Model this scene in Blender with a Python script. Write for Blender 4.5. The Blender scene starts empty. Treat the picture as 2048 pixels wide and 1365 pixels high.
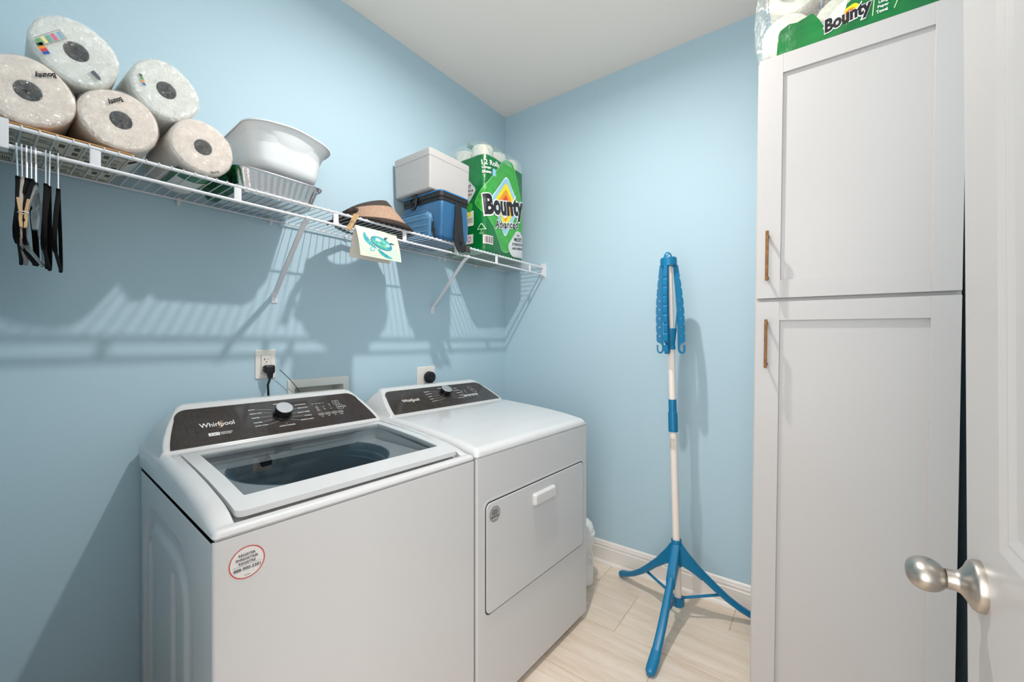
import bpy, bmesh, math, random
from mathutils import Vector, Matrix, noise
random.seed(7)
PI = math.pi
S = bpy.context.scene
C = S.collection

# ------------------------------------------------------------------ camera, world, lights, exposure
cam = bpy.data.cameras.new('camera'); cam_o = bpy.data.objects.new('camera', cam); C.objects.link(cam_o)
YAW = math.atan(610 / 817.0)
cam_o.location = (1.67, -2.16, 1.25)
cam_o.rotation_euler = (PI / 2, 0, YAW)
cam.sensor_width = 36; cam.lens = 36 * 817.0 / 2048.0
cam.clip_start = 0.02
S.camera = cam_o

w = bpy.data.worlds.new('world'); S.world = w; w.use_nodes = True
bg = w.node_tree.nodes['Background']; bg.inputs[0].default_value = (1.0, 0.97, 0.93, 1); bg.inputs[1].default_value = 0.6

def point(name, loc, power, r, col):
    l = bpy.data.lights.new(name, 'POINT'); l.energy = power; l.shadow_soft_size = r; l.color = col
    o = bpy.data.objects.new(name, l); o.location = loc; C.objects.link(o); return o
def area(name, loc, rot, sx, sy, power, col):
    l = bpy.data.lights.new(name, 'AREA'); l.shape = 'RECTANGLE'; l.size = sx; l.size_y = sy; l.energy = power; l.color = col
    o = bpy.data.objects.new(name, l); o.location = loc; o.rotation_euler = rot; C.objects.link(o); return o
LAMP = (1.00, -1.13, 2.728)          # recessed downlight
dl = bpy.data.lights.new('downlight', 'AREA'); dl.shape = 'DISK'; dl.size = 0.055; dl.energy = 22; dl.spread = math.radians(172); dl.color = (1.0, 0.965, 0.93)
dlo = bpy.data.objects.new('downlight', dl); dlo.location = LAMP; C.objects.link(dlo)
area('hall_fill', (1.95, -3.3, 1.5), (PI / 2, 0, 0), 3.0, 2.2, 76, (0.985, 0.985, 1.0))  # added fill outside the doorway, lifts the general brightness; not a real hall lamp
area('ceiling_fill', (1.60, -2.06, 1.75), (math.radians(162), 0, 0), 0.12, 0.12, 7.5, (1.0, 0.95, 0.92))  # unseen fill added beside the camera, aimed up to brighten ceiling and room

S.view_settings.view_transform = 'Standard'; S.view_settings.look = 'None'
S.view_settings.exposure = 0.08; S.view_settings.gamma = 1.0
S.view_settings.use_curve_mapping = False

# ------------------------------------------------------------------ materials
def lin(c):
    out = []
    for v in c[:3]:
        v = v / 255.0
        out.append(v / 12.92 if v <= 0.04045 else ((v + 0.055) / 1.055) ** 2.4)
    return tuple(out) + (1.0,)
MATS = {}
def mat(name, rgb, rough=0.5, metal=0.0, bump=None, var=None, coat=0.0, spec=0.5, emit=None, aniso=None, sheen=0, stretch=None):
    if name in MATS: return MATS[name]
    m = bpy.data.materials.new(name); m.use_nodes = True; nt = m.node_tree; N = nt.nodes; L = nt.links
    p = N['Principled BSDF']
    p.inputs['Base Color'].default_value = lin(rgb); p.inputs['Roughness'].default_value = rough
    p.inputs['Metallic'].default_value = metal; p.inputs['Coat Weight'].default_value = coat
    p.inputs['Coat Roughness'].default_value = 0.06
    p.inputs['Specular IOR Level'].default_value = spec
    if sheen: p.inputs['Sheen Weight'].default_value = sheen
    if emit:
        p.inputs['Emission Color'].default_value = lin(rgb); p.inputs['Emission Strength'].default_value = emit
    tc = N.new('ShaderNodeTexCoord')
    src = tc.outputs['Object']
    if stretch:
        mp = N.new('ShaderNodeMapping'); mp.inputs['Scale'].default_value = stretch
        L.new(src, mp.inputs[0]); src = mp.outputs[0]
    if bump:
        sc, st, dist = bump
        n = N.new('ShaderNodeTexNoise'); n.inputs['Scale'].default_value = sc; n.inputs['Detail'].default_value = 3
        b = N.new('ShaderNodeBump'); b.inputs['Strength'].default_value = st; b.inputs['Distance'].default_value = dist
        L.new(src, n.inputs['Vector']); L.new(n.outputs[0], b.inputs['Height']); L.new(b.outputs[0], p.inputs['Normal'])
    if var:
        sc, c2 = var
        n = N.new('ShaderNodeTexNoise'); n.inputs['Scale'].default_value = sc; n.inputs['Detail'].default_value = 4
        mx = N.new('ShaderNodeMix'); mx.data_type = 'RGBA'
        mx.inputs[6].default_value = lin(rgb); mx.inputs[7].default_value = lin(c2)
        r = N.new('ShaderNodeValToRGB'); r.color_ramp.elements[0].position = 0.35; r.color_ramp.elements[1].position = 0.65
        L.new(src, n.inputs['Vector']); L.new(n.outputs[0], r.inputs[0]); L.new(r.outputs[0], mx.inputs[0])
        L.new(mx.outputs[2], p.inputs['Base Color'])
    MATS[name] = m; return m

def film(name, tint=(255, 255, 255), gloss=0.16, rough=0.08, scale=60, strength=0.6, dist=0.004, white=0.0, aniso=(1, 1, 1)):
    """clear wrinkled plastic film: see-through, with glossy creases"""
    if name in MATS: return MATS[name]
    m = bpy.data.materials.new(name); m.use_nodes = True; nt = m.node_tree; N = nt.nodes; L = nt.links
    N.remove(N['Principled BSDF']); out = N['Material Output']
    tr = N.new('ShaderNodeBsdfTransparent'); tr.inputs[0].default_value = lin(tint)
    gl = N.new('ShaderNodeBsdfGlossy'); gl.inputs['Roughness'].default_value = rough
    di = N.new('ShaderNodeBsdfDiffuse'); di.inputs[0].default_value = lin((235, 238, 238))
    fr = N.new('ShaderNodeLayerWeight'); fr.inputs[0].default_value = 0.25
    tc = N.new('ShaderNodeTexCoord'); mp = N.new('ShaderNodeMapping'); mp.inputs['Scale'].default_value = aniso
    L.new(tc.outputs['Object'], mp.inputs[0])
    vo = N.new('ShaderNodeTexNoise'); vo.inputs['Scale'].default_value = scale; vo.inputs['Detail'].default_value = 4
    vo.inputs['Distortion'].default_value = 1.2
    bp = N.new('ShaderNodeBump'); bp.inputs['Strength'].default_value = strength; bp.inputs['Distance'].default_value = dist
    L.new(mp.outputs[0], vo.inputs['Vector']); L.new(vo.outputs[0], bp.inputs['Height'])
    L.new(bp.outputs[0], gl.inputs['Normal']); L.new(bp.outputs[0], fr.inputs['Normal'])
    ma = N.new('ShaderNodeMath'); ma.operation = 'MULTIPLY_ADD'; ma.inputs[1].default_value = 0.14; ma.inputs[2].default_value = gloss
    L.new(fr.outputs['Fresnel'], ma.inputs[0])
    mx0 = N.new('ShaderNodeMixShader'); mx0.inputs[0].default_value = white
    L.new(tr.outputs[0], mx0.inputs[1]); L.new(di.outputs[0], mx0.inputs[2])
    gc = N.new('ShaderNodeCombineColor')
    for i_ in range(3): L.new(ma.outputs[0], gc.inputs[i_])
    L.new(gc.outputs[0], gl.inputs[0])
    ad = N.new('ShaderNodeAddShader'); L.new(mx0.outputs[0], ad.inputs[0]); L.new(gl.outputs[0], ad.inputs[1])
    g2 = N.new('ShaderNodeBsdfGlossy'); g2.inputs['Roughness'].default_value = 0.12; L.new(bp.outputs[0], g2.inputs['Normal'])
    m2 = N.new('ShaderNodeMath'); m2.operation = 'MULTIPLY'; m2.inputs[1].default_value = 0.42; L.new(fr.outputs['Fresnel'], m2.inputs[0])
    mx = N.new('ShaderNodeMixShader'); L.new(m2.outputs[0], mx.inputs[0]); L.new(ad.outputs[0], mx.inputs[1]); L.new(g2.outputs[0], mx.inputs[2])
    L.new(mx.outputs[0], out.inputs[0]); MATS[name] = m; return m

def tinted_glass(name, tint, refl=0.25):
    m = bpy.data.materials.new(name); m.use_nodes = True; nt = m.node_tree; N = nt.nodes; L = nt.links
    N.remove(N['Principled BSDF']); out = N['Material Output']
    tr = N.new('ShaderNodeBsdfTransparent'); tr.inputs[0].default_value = lin(tint)
    gl = N.new('ShaderNodeBsdfGlossy'); gl.inputs['Roughness'].default_value = 0.0
    fr = N.new('ShaderNodeLayerWeight'); fr.inputs[0].default_value = 0.42
    ma = N.new('ShaderNodeMath'); ma.operation = 'MULTIPLY_ADD'; ma.inputs[1].default_value = 0.5; ma.inputs[2].default_value = refl
    L.new(fr.outputs['Fresnel'], ma.inputs[0])
    ge = N.new('ShaderNodeNewGeometry'); sb = N.new('ShaderNodeMath'); sb.operation = 'SUBTRACT'; sb.inputs[0].default_value = 1.0
    L.new(ge.outputs['Backfacing'], sb.inputs[1]); mu = N.new('ShaderNodeMath'); mu.operation = 'MULTIPLY'
    L.new(ma.outputs[0], mu.inputs[0]); L.new(sb.outputs[0], mu.inputs[1])
    mx = N.new('ShaderNodeMixShader'); L.new(mu.outputs[0], mx.inputs[0]); L.new(tr.outputs[0], mx.inputs[1]); L.new(gl.outputs[0], mx.inputs[2])
    L.new(mx.outputs[0], out.inputs[0]); return m

WALL = mat('wall_paint', (180, 206, 218), 0.62, bump=(260, 0.10, 0.0015))
CEIL = mat('ceiling_paint', (246, 236, 229), 0.9, bump=(200, 0.06, 0.001))
TRIM = mat('trim_paint', (236, 229, 222), 0.35)
HALL = mat('hall_paint', (225, 222, 215), 0.8)
CABW = mat('cabinet_paint', (190, 186, 184), 0.38)
DOORP = mat('door_paint', (190, 186, 183), 0.32)
APPL = mat('appliance_enamel', (206, 206, 207), 0.30, coat=0.12)
APPLP = mat('appliance_plastic', (212, 212, 212), 0.16, coat=0.3)
BLACKP = mat('black_plastic', (14, 14, 15), 0.35)
DARKGAP = mat('dark_gap', (26, 26, 27), 0.8)
VINYL = mat('white_vinyl_wire', (224, 224, 227), 0.28)
CHROME = mat('chrome_wire', (225, 228, 232), 0.12, metal=1)
NICKEL = mat('brushed_nickel', (182, 176, 168), 0.34, metal=1, bump=(400, 0.05, 0.0005), stretch=(1, 12, 12))
BRASS = mat('antique_brass', (132, 88, 26), 0.45, metal=0.3, var=(60, (104, 64, 18)))
PAPER = mat('paper_towel', (234, 222, 211), 0.95, bump=(330, 0.4, 0.003), var=(40, (226, 214, 203)))
PAPER2 = mat('paper_towel_cool', (222, 223, 217), 0.95, bump=(330, 0.5, 0.003))
CORE = mat('cardboard_core', (104, 101, 103), 0.9)
WRAPF = film('roll_wrap_film', gloss=0.12, rough=0.13, scale=60, strength=1.0, dist=0.03, white=0.03, aniso=(1, 1, 1))
CLEARF = film('clear_pack_film', tint=(240, 247, 243), gloss=0.11, rough=0.10, scale=22, strength=1.0, dist=0.02, white=0.07)
GREEN = mat('green_print', (0, 118, 50), 0.28, bump=(26, 0.5, 0.008), var=(9, (8, 100, 46)), coat=0.3)
LGREEN = mat('light_green_print', (66, 172, 66), 0.28, bump=(26, 0.35, 0.006), var=(50, (52, 156, 56)), coat=0.3)
WHITEP = mat('white_print', (240, 240, 238), 0.35)
BLACKI = mat('black_ink', (30, 26, 30), 0.4)
YEL = mat('yellow_print', (240, 222, 30), 0.35); ORA = mat('orange_print', (240, 150, 30), 0.35)
RED = mat('red_print', (226, 70, 24), 0.35); SKYP = mat('pale_blue_print', (150, 200, 226), 0.35)
GREYL = mat('grey_label', (206, 206, 208), 0.35)
BLUEP = mat('rack_blue_plastic', (0, 116, 162), 0.36)
STYRO = mat('styrofoam', (180, 177, 175), 0.85, bump=(170, 0.35, 0.003))

# ------------------------------------------------------------------ mesh helpers
class MB:
    def __init__(s): s.v = []; s.f = []; s.mi = []
    def add(s, vs, fs, mi=0):
        o = len(s.v); s.v += [tuple(p) for p in vs]; s.f += [tuple(i + o for i in f) for f in fs]; s.mi += [mi] * len(fs); return s
    def box(s, x0, y0, z0, x1, y1, z1, bev=0, seg=2, M=None, mi=0):
        if bev <= 0:
            vs = [(x, y, z) for z in (z0, z1) for y in (y0, y1) for x in (x0, x1)]
            fs = [(0, 2, 3, 1), (4, 5, 7, 6), (0, 1, 5, 4), (2, 6, 7, 3), (0, 4, 6, 2), (1, 3, 7, 5)]
        else:
            bm = bmesh.new(); bmesh.ops.create_cube(bm, size=1)
            for v in bm.verts: v.co = Vector(((x0 + x1) / 2 + v.co.x * (x1 - x0), (y0 + y1) / 2 + v.co.y * (y1 - y0), (z0 + z1) / 2 + v.co.z * (z1 - z0)))
            bmesh.ops.bevel(bm, geom=bm.edges[:], offset=bev, segments=seg, profile=0.5, affect='EDGES')
            bm.verts.index_update(); vs = [v.co[:] for v in bm.verts]; fs = [tuple(v.index for v in f.verts) for f in bm.faces]; bm.free()
        if M is not None: vs = [(M @ Vector(v))[:] for v in vs]
        return s.add(vs, fs, mi)
    def tube(s, pts, r, n=8, closed=False, cap=True, mi=0, sq=None):
        """round (or, with sq=(w,h,up), rectangular/oval) section swept along pts; r may be a list"""
        pts = [Vector(p) for p in pts]; k = len(pts); rings = []
        prev = None
        for i, p in enumerate(pts):
            a = pts[i - 1] if (i > 0 or closed) else p
            b = pts[(i + 1) % k] if (i < k - 1 or closed) else p
            t = (b - a).normalized()
            if sq and sq[2] is not None: u = Vector(sq[2])
            elif prev is not None: u = prev
            else: u = Vector((0, 0, 1)) if abs(t.z) < 0.9 else Vector((1, 0, 0))
            u = (u - t * u.dot(t)).normalized(); prev = u
            v = t.cross(u)
            rr = r[i] if isinstance(r, (list, tuple)) else r
            ring = []
            for j in range(n):
                ang = 2 * PI * (j + (0.5 if sq else 0)) / n
                cx, sy = math.cos(ang), math.sin(ang)
                if sq:
                    e = sq[3] if len(sq) > 3 else 0.35
                    wv = sq[0][i] if isinstance(sq[0], (list, tuple)) else sq[0]
                    hv = sq[1][i] if isinstance(sq[1], (list, tuple)) else sq[1]
                    cx = math.copysign(abs(cx) ** e, cx) * wv / 2; sy = math.copysign(abs(sy) ** e, sy) * hv / 2
                    ring.append(p + v * cx + u * sy)
                else: ring.append(p + (u * cx + v * sy) * rr)
            rings.append(ring)
        return s.loft(rings, closed=closed, cap=cap, mi=mi)
    def loft(s, rings, closed=False, cap=True, mi=0):
        n = len(rings[0]); vs = [tuple(p) for r in rings for p in r]; fs = []
        m = len(rings)
        for i in range(m if closed else m - 1):
            a = i * n; b = ((i + 1) % m) * n
            for j in range(n):
                fs.append((a + j, a + (j + 1) % n, b + (j + 1) % n, b + j))
        if cap and not closed:
            fs.append(tuple(reversed(range(n)))); fs.append(tuple((m - 1) * n + j for j in range(n)))
        return s.add(vs, fs, mi)
    def lathe(s, prof, M=None, n=32, mi=0, cap=False):
        """prof: (radius, height) pairs about local z"""
        rings = [[(r * math.cos(2 * PI * j / n), r * math.sin(2 * PI * j / n), h) for j in range(n)] for r, h in prof]
        if M is not None: rings = [[(M @ Vector(p))[:] for p in r] for r in rings]
        return s.loft(rings, cap=cap, mi=mi)
    def grid(s, us, vs, fn, skip=None, mi=0):
        o = [fn(u, v) for v in vs for u in us]; fs = []
        for j in range(len(vs) - 1):
            for i in range(len(us) - 1):
                if skip and skip((us[i] + us[i + 1]) / 2, (vs[j] + vs[j + 1]) / 2): continue
                a = j * len(us) + i; fs.append((a, a + 1, a + 1 + len(us), a + len(us)))
        return s.add(o, fs, mi)

WM = {}       # object -> world matrix of its frame
def finish(me, smooth=35, merge=False):
    bm = bmesh.new(); bm.from_mesh(me)
    if merge: bmesh.ops.remove_doubles(bm, verts=bm.verts, dist=1e-5)
    bmesh.ops.recalc_face_normals(bm, faces=bm.faces[:])
    bm.to_mesh(me); bm.free()
    if smooth:
        for p in me.polygons: p.use_smooth = True
        me.set_sharp_from_angle(angle=math.radians(smooth))
def obj(name, mb, m, parent=None, smooth=35, local=False, recalc=True, origin=None, merge=False):
    """one mesh object. Coordinates are world ones unless local=True"""
    me = bpy.data.meshes.new(name); me.from_pydata(mb.v, [], mb.f)
    for mm in (m if isinstance(m, (list, tuple)) else [m]): me.materials.append(mm)
    if any(mb.mi):
        for p, i in zip(me.polygons, mb.mi): p.material_index = i
    if recalc: finish(me, smooth, merge)
    return link(name, me, parent, local, origin)
def link(name, me, parent=None, local=False, origin=None):
    o = bpy.data.objects.new(name, me); C.objects.link(o)
    if len(me.polygons) and len(me.polygons) < 3000 and me.polygons[0].use_smooth:
        wn = o.modifiers.new('weighted', 'WEIGHTED_NORMAL'); wn.keep_sharp = True; wn.weight = 80
    if parent is not None:
        o.parent = parent
        if not local: me.transform(WM[parent].inverted())
        WM[o] = WM[parent]
    else:
        if origin is None and not local:
            xs = [v.co for v in me.vertices]
            origin = ((min(v.x for v in xs) + max(v.x for v in xs)) / 2, (min(v.y for v in xs) + max(v.y for v in xs)) / 2, min(v.z for v in xs))
        if origin is not None:
            me.transform(Matrix.Translation(-Vector(origin))); o.location = origin; WM[o] = Matrix.Translation(origin)
        else: WM[o] = Matrix.Identity(4)
    return o
def thing(name, label, cat, loc=(0, 0, 0), rz=0, group=None, M=None):
    o = bpy.data.objects.new(name, None); o.empty_display_size = 0.05; C.objects.link(o)
    if M is None: M = Matrix.Translation(loc) @ Matrix.Rotation(rz, 4, 'Z')
    o.matrix_world = M; o['label'] = label; o['category'] = cat
    if group: o['group'] = group
    WM[o] = M.copy(); return o
def tag(o, label, cat, group=None):
    o['label'] = label; o['category'] = cat
    if group: o['group'] = group
    return o
def struct(o): o['kind'] = 'structure'; return o

def rrect(x0, y0, x1, y1, r, n=5):
    """rounded rectangle; r one radius or four (x0y0, x1y0, x1y1, x0y1)"""
    if not isinstance(r, (list, tuple)): r = [r] * 4
    out = []
    for (cx, cy, a0, q) in ((x0, y0, PI, r[0]), (x1, y0, 1.5 * PI, r[1]), (x1, y1, 0, r[2]), (x0, y1, PI / 2, r[3])):
        sx = cx + q if cx == x0 else cx - q; sy = cy + q if cy == y0 else cy - q
        for i in range(n + 1):
            a = a0 + PI / 2 * i / n; out.append((sx + q * math.cos(a), sy + q * math.sin(a)))
    return out
def circ(cx, cy, rx, ry=None, n=28, a0=0):
    ry = ry or rx
    return [(cx + rx * math.cos(a0 + 2 * PI * i / n), cy + ry * math.sin(a0 + 2 * PI * i / n)) for i in range(n)]

def flat_mesh(loops, t=0.0, cuts_u=(), cuts_v=()):
    cu = bpy.data.curves.new('c', 'CURVE'); cu.dimensions = '2D'; cu.fill_mode = 'BOTH'; cu.extrude = t / 2
    for lp in loops:
        sp = cu.splines.new('POLY'); sp.points.add(len(lp) - 1)
        for p, q in zip(sp.points, lp): p.co = (q[0], q[1], 0, 1)
        sp.use_cyclic_u = True
    o = bpy.data.objects.new('c', cu); me = bpy.data.meshes.new_from_object(o)
    bpy.data.objects.remove(o); bpy.data.curves.remove(cu)
    return cut(me, cuts_u, cuts_v)
def cut(me, cuts_u, cuts_v):
    bm = bmesh.new(); bm.from_mesh(me)
    bmesh.ops.remove_doubles(bm, verts=bm.verts, dist=1e-6)
    for u in cuts_u: bmesh.ops.bisect_plane(bm, geom=bm.verts[:] + bm.edges[:] + bm.faces[:], plane_co=(u, 0, 0), plane_no=(1, 0, 0), dist=1e-6)
    for v in cuts_v: bmesh.ops.bisect_plane(bm, geom=bm.verts[:] + bm.edges[:] + bm.faces[:], plane_co=(0, v, 0), plane_no=(0, 1, 0), dist=1e-6)
    bm.to_mesh(me); bm.free(); return me
def fr(a, b, st):
    n = max(1, int(round(abs(b - a) / st))); return [a + (b - a) * i / n for i in range(n + 1)]
def plate(name, loops, t, fn, m, parent=None, cu=(), cv=(), smooth=30, local=False):
    """flat outline (with holes) of thickness t, bent by fn(u, v, w)"""
    me = flat_mesh(loops, t, cu, cv)
    for v in me.vertices: v.co = fn(v.co.x, v.co.y, v.co.z)
    me.materials.append(m); finish(me, smooth)
    return link(name, me, parent, local)
def decal(name, loops, fn, m, parent, cu=(), cv=()):
    me = flat_mesh(loops, 0, cu, cv)
    for v in me.vertices: v.co = fn(v.co.x, v.co.y)
    me.materials.append(m)
    return link(name, me, parent)
def decals(name, groups, fn, m, parent, cu=(), cv=()):
    """several separate flat outlines of one print as one mesh"""
    bm = bmesh.new()
    for loops in groups:
        me = flat_mesh(loops, 0, cu, cv); bm.from_mesh(me); bpy.data.meshes.remove(me)
    me = bpy.data.meshes.new(name); bm.to_mesh(me); bm.free()
    for v in me.vertices: v.co = fn(v.co.x, v.co.y)
    me.materials.append(m); o = link(name, me, parent)
    if len(groups) > 1: o['kind'] = 'stuff'
    return o
def text_mesh(s, width=None, height=None, bold=0.0, shear=0.0, align='CENTER', sp=1.0, grow=0.0):
    cu = bpy.data.curves.new('t', 'FONT'); cu.body = s; cu.size = 1; cu.offset = bold + grow; cu.shear = shear; cu.space_character = sp
    cu.align_x = 'LEFT'; cu.resolution_u = 3
    o = bpy.data.objects.new('t', cu); me = bpy.data.meshes.new_from_object(o)
    bpy.data.objects.remove(o); bpy.data.curves.remove(cu)
    x0 = min(v.co.x for v in me.vertices); x1 = max(v.co.x for v in me.vertices)
    y0 = min(v.co.y for v in me.vertices); y1 = max(v.co.y for v in me.vertices)
    x0 += grow; y0 += grow; x1 -= grow; y1 -= grow
    sx = sy = 1
    if width: sx = width / (x1 - x0)
    if height: sy = height / (y1 - y0)
    if not width: sx = sy
    if not height: sy = sx
    ox = {'CENTER': (x0 + x1) / 2, 'LEFT': x0, 'RIGHT': x1}[align]
    for v in me.vertices: v.co = ((v.co.x - ox) * sx, (v.co.y - (y0 + y1) / 2) * sy, 0)
    return me
def text(name, s, fn, m, parent, at=(0, 0), width=None, height=None, bold=0.0, shear=0.0, rot=0.0, align='CENTER', cu=(), cv=(), sp=1.0, grow=0.0):
    me = text_mesh(s, width, height, bold, shear, align, sp, grow)
    c, sn = math.cos(rot), math.sin(rot)
    for v in me.vertices: v.co = (at[0] + v.co.x * c - v.co.y * sn, at[1] + v.co.x * sn + v.co.y * c, 0)
    if cu or cv: cut(me, cu, cv)
    for v in me.vertices: v.co = fn(v.co.x, v.co.y)
    me.materials.append(m); return link(name, me, parent)
def texts(name, items, fn, m, parent, cu=(), cv=()):
    """several short words of one print as one mesh: (string, (u, v), height, align, rot)"""
    bm = bmesh.new()
    for (s, at, h, al, rot, wd) in items:
        me = text_mesh(s, wd, h, 0.03, 0, al)
        c, sn = math.cos(rot), math.sin(rot)
        for v in me.vertices: v.co = (at[0] + v.co.x * c - v.co.y * sn, at[1] + v.co.x * sn + v.co.y * c, 0)
        bm.from_mesh(me); bpy.data.meshes.remove(me)
    me = bpy.data.meshes.new(name); bm.to_mesh(me); bm.free()
    if cu or cv: cut(me, cu, cv)
    for v in me.vertices: v.co = fn(v.co.x, v.co.y)
    me.materials.append(m); o = link(name, me, parent); o['kind'] = 'stuff'; return o
def interp(x, tab):
    if x <= tab[0][0]: return tab[0][1]
    for (a, p), (b, q) in zip(tab, tab[1:]):
        if x <= b: return p + (q - p) * (x - a) / (b - a)
    return tab[-1][1]
def nz(x, y, z, s=1.0): return noise.noise(Vector((x * s, y * s, z * s)))

# ------------------------------------------------------------------ room
RX, RY, H = 2.02, -2.155, 2.745          # room: x 0..RX, y RY..0
# washer supply box opening in the left wall
BY0, BY1, BZ0, BZ1 = -1.375, -1.166, 0.93, 1.063
mb = MB()
ys = [RY, BY0, BY1, 0.0]; zs = [0, BZ0, BZ1, H]
for i in range(3):
    for j in range(3):
        if i == 1 and j == 1: continue
        mb.add([(0, ys[i], zs[j]), (0, ys[i + 1], zs[j]), (0, ys[i + 1], zs[j + 1]), (0, ys[i], zs[j + 1])], [(0, 1, 2, 3)])
struct(obj('wall_left', mb, WALL, recalc=False))
struct(obj('wall_back', MB().box(-0.1, 0, 0, RX + 0.1, 0.1, H), WALL))
struct(obj('wall_right', MB().box(RX, RY - 0.12, 0, RX + 0.1, 0, H), WALL))
DX0, DX1, DZ = 1.045, 1.880, 2.06
mb = MB().box(-0.1, RY - 0.12, 0, DX0, RY, H).box(DX1, RY - 0.12, 0, RX, RY, H).box(DX0, RY - 0.12, DZ, DX1, RY, H)
struct(obj('wall_front', mb, WALL))
struct(obj('ceiling', MB().box(-0.1, RY - 0.12, H, RX + 0.1, 0.1, H + 0.1), CEIL))
# door casing and jambs
mb = MB()
mb.box(DX0, RY - 0.14, 0, DX0 + 0.018, RY + 0.002, DZ).box(DX1 - 0.004, RY - 0.14, 0, DX1 + 0.002, RY + 0.002, DZ).box(DX0, RY - 0.14, DZ - 0.018, DX1, RY + 0.002, DZ)
mb.box(DX0 - 0.075, RY, 0, DX0 + 0.006, RY + 0.010, DZ + 0.07, 0.003)
mb.box(DX0 - 0.075, RY, DZ - 0.006, DX1 + 0.07, RY + 0.010, DZ + 0.07, 0.003)
struct(obj('trim_1', mb, TRIM))
# hall behind the camera
struct(obj('wall_hall', MB().box(-0.6, -4.0, 0, 3.2, -3.9, H), HALL))

# floor: wood-look porcelain tiles with grout joints
grout = mat('grout', (206, 190, 170), 0.9)
floor = struct(obj('floor', MB().box(-0.6, -3.9, -0.03, 3.2, 0.1, -0.0025), grout))
def tile_mat(i):
    rnd = random.Random(40 + i)
    m = bpy.data.materials.new('wood_look_tile'); m.use_nodes = True; N = m.node_tree.nodes; L = m.node_tree.links; p = N['Principled BSDF']
    tc = N.new('ShaderNodeTexCoord'); mp = N.new('ShaderNodeMapping')
    mp.inputs['Scale'].default_value = (1.3, 13.0, 1); mp.inputs['Location'].default_value = (rnd.random() * 9, rnd.random() * 9, 0)
    mp.inputs['Rotation'].default_value = (0, 0, rnd.uniform(-0.05, 0.05))
    n = N.new('ShaderNodeTexNoise'); n.inputs['Scale'].default_value = 2.2; n.inputs['Detail'].default_value = 7; n.inputs['Distortion'].default_value = 0.6
    r = N.new('ShaderNodeValToRGB'); e = r.color_ramp.elements
    d = rnd.uniform(-4, 4)
    e[0].position = 0.30; e[0].color = lin((224 + d, 203 + d, 182 + d)); e[1].position = 0.68; e[1].color = lin((238 + d, 223 + d, 207 + d))
    e2_ = r.color_ramp.elements.new(0.5); e2_.color = lin((232 + d, 214 + d, 195 + d))
    n2 = N.new('ShaderNodeTexNoise'); n2.inputs['Scale'].default_value = 14; n2.inputs['Detail'].default_value = 5
    mx = N.new('ShaderNodeMix'); mx.data_type = 'RGBA'; mx.blend_type = 'MULTIPLY'; mx.inputs[0].default_value = 0.35
    L.new(tc.outputs['Object'], mp.inputs[0]); L.new(mp.outputs[0], n.inputs['Vector']); L.new(mp.outputs[0], n2.inputs['Vector'])
    L.new(n.outputs[0], r.inputs[0]); L.new(r.outputs[0], mx.inputs[6])
    r2 = N.new('ShaderNodeValToRGB'); r2.color_ramp.elements[0].color = (0.84, 0.79, 0.73, 1); r2.color_ramp.elements[1].color = (1, 1, 1, 1)
    r2.color_ramp.elements[0].position = 0.35; r2.color_ramp.elements[1].position = 0.55
    L.new(n2.outputs[0], r2.inputs[0]); L.new(r2.outputs[0], mx.inputs[7]); L.new(mx.outputs[2], p.inputs['Base Color'])
    p.inputs['Roughness'].default_value = 0.33
    return m
TM = [tile_mat(i) for i in range(6)]
k = 0
for row in range(-1, 11):
    y1 = -0.185 - 0.305 * row; y0 = y1 - 0.305
    off = [0.97, 1.17, 1.37][row % 3]
    if row < 0: off = 0.757
    for c in range(-3, 3):
        x0 = off + 0.61 * c; x1 = x0 + 0.61
        a, b, c0, c1 = max(x0, 0) + 0.0016, min(x1, RX) - 0.0016, y0 + 0.0016, min(y1, 0) - 0.0016
        if b - a < 0.03 or c1 - c0 < 0.03 or y1 < -2.4: continue
        o = obj('floor_tile', MB().box(a, c0, -0.01, b, c1, 0.0, 0.0009, 1), TM[k % 6], floor); k += 1

# baseboards
def baseboard(name, p0, p1, nrm):
    prof = [(0, 0), (0.024, 0), (0.024, 0.006), (0.021, 0.013), (0.016, 0.018), (0.0135, 0.019), (0.0135, 0.088), (0.0105, 0.091), (0.0105, 0.099),
            (0.012, 0.103), (0.0105, 0.108), (0.0085, 0.111), (0.0085, 0.116), (0.006, 0.120), (0.003, 0.124), (0, 0.126)]
    rings = [[(p[0] + nrm[0] * d, p[1] + nrm[1] * d, z) for d, z in prof] for p in (p0, p1)]
    return struct(obj(name, MB().loft(rings), TRIM, smooth=25))
baseboard('baseboard_back', (0, 0), (1.503, 0), (0, -1))
baseboard('baseboard_left', (0, RY), (0, 0), (1, 0))
baseboard('baseboard_right', (RX, RY), (RX, -0.64), (-1, 0))
baseboard('baseboard_front', (0, RY), (DX0 - 0.076, RY), (0, 1))

# ceiling light (above and behind the frame)
t = thing('ceiling_light', 'small round recessed ceiling downlight above the machines', 'lamp', (LAMP[0], LAMP[1], H))
obj('trim_ring', MB().lathe([(0.0, -0.0005), (0.050, -0.0005), (0.052, -0.012), (0.075, -0.008), (0.080, -0.002), (0.080, 0.0)], Matrix.Translation((LAMP[0], LAMP[1], H))), APPLP, t)
obj('lens', MB().lathe([(0.0, -0.003), (0.049, -0.003), (0.049, -0.001), (0.0, -0.001)], Matrix.Translation((LAMP[0], LAMP[1], H))), mat('lamp_lens', (255, 246, 232), 0.3, emit=12.0), t)

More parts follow.
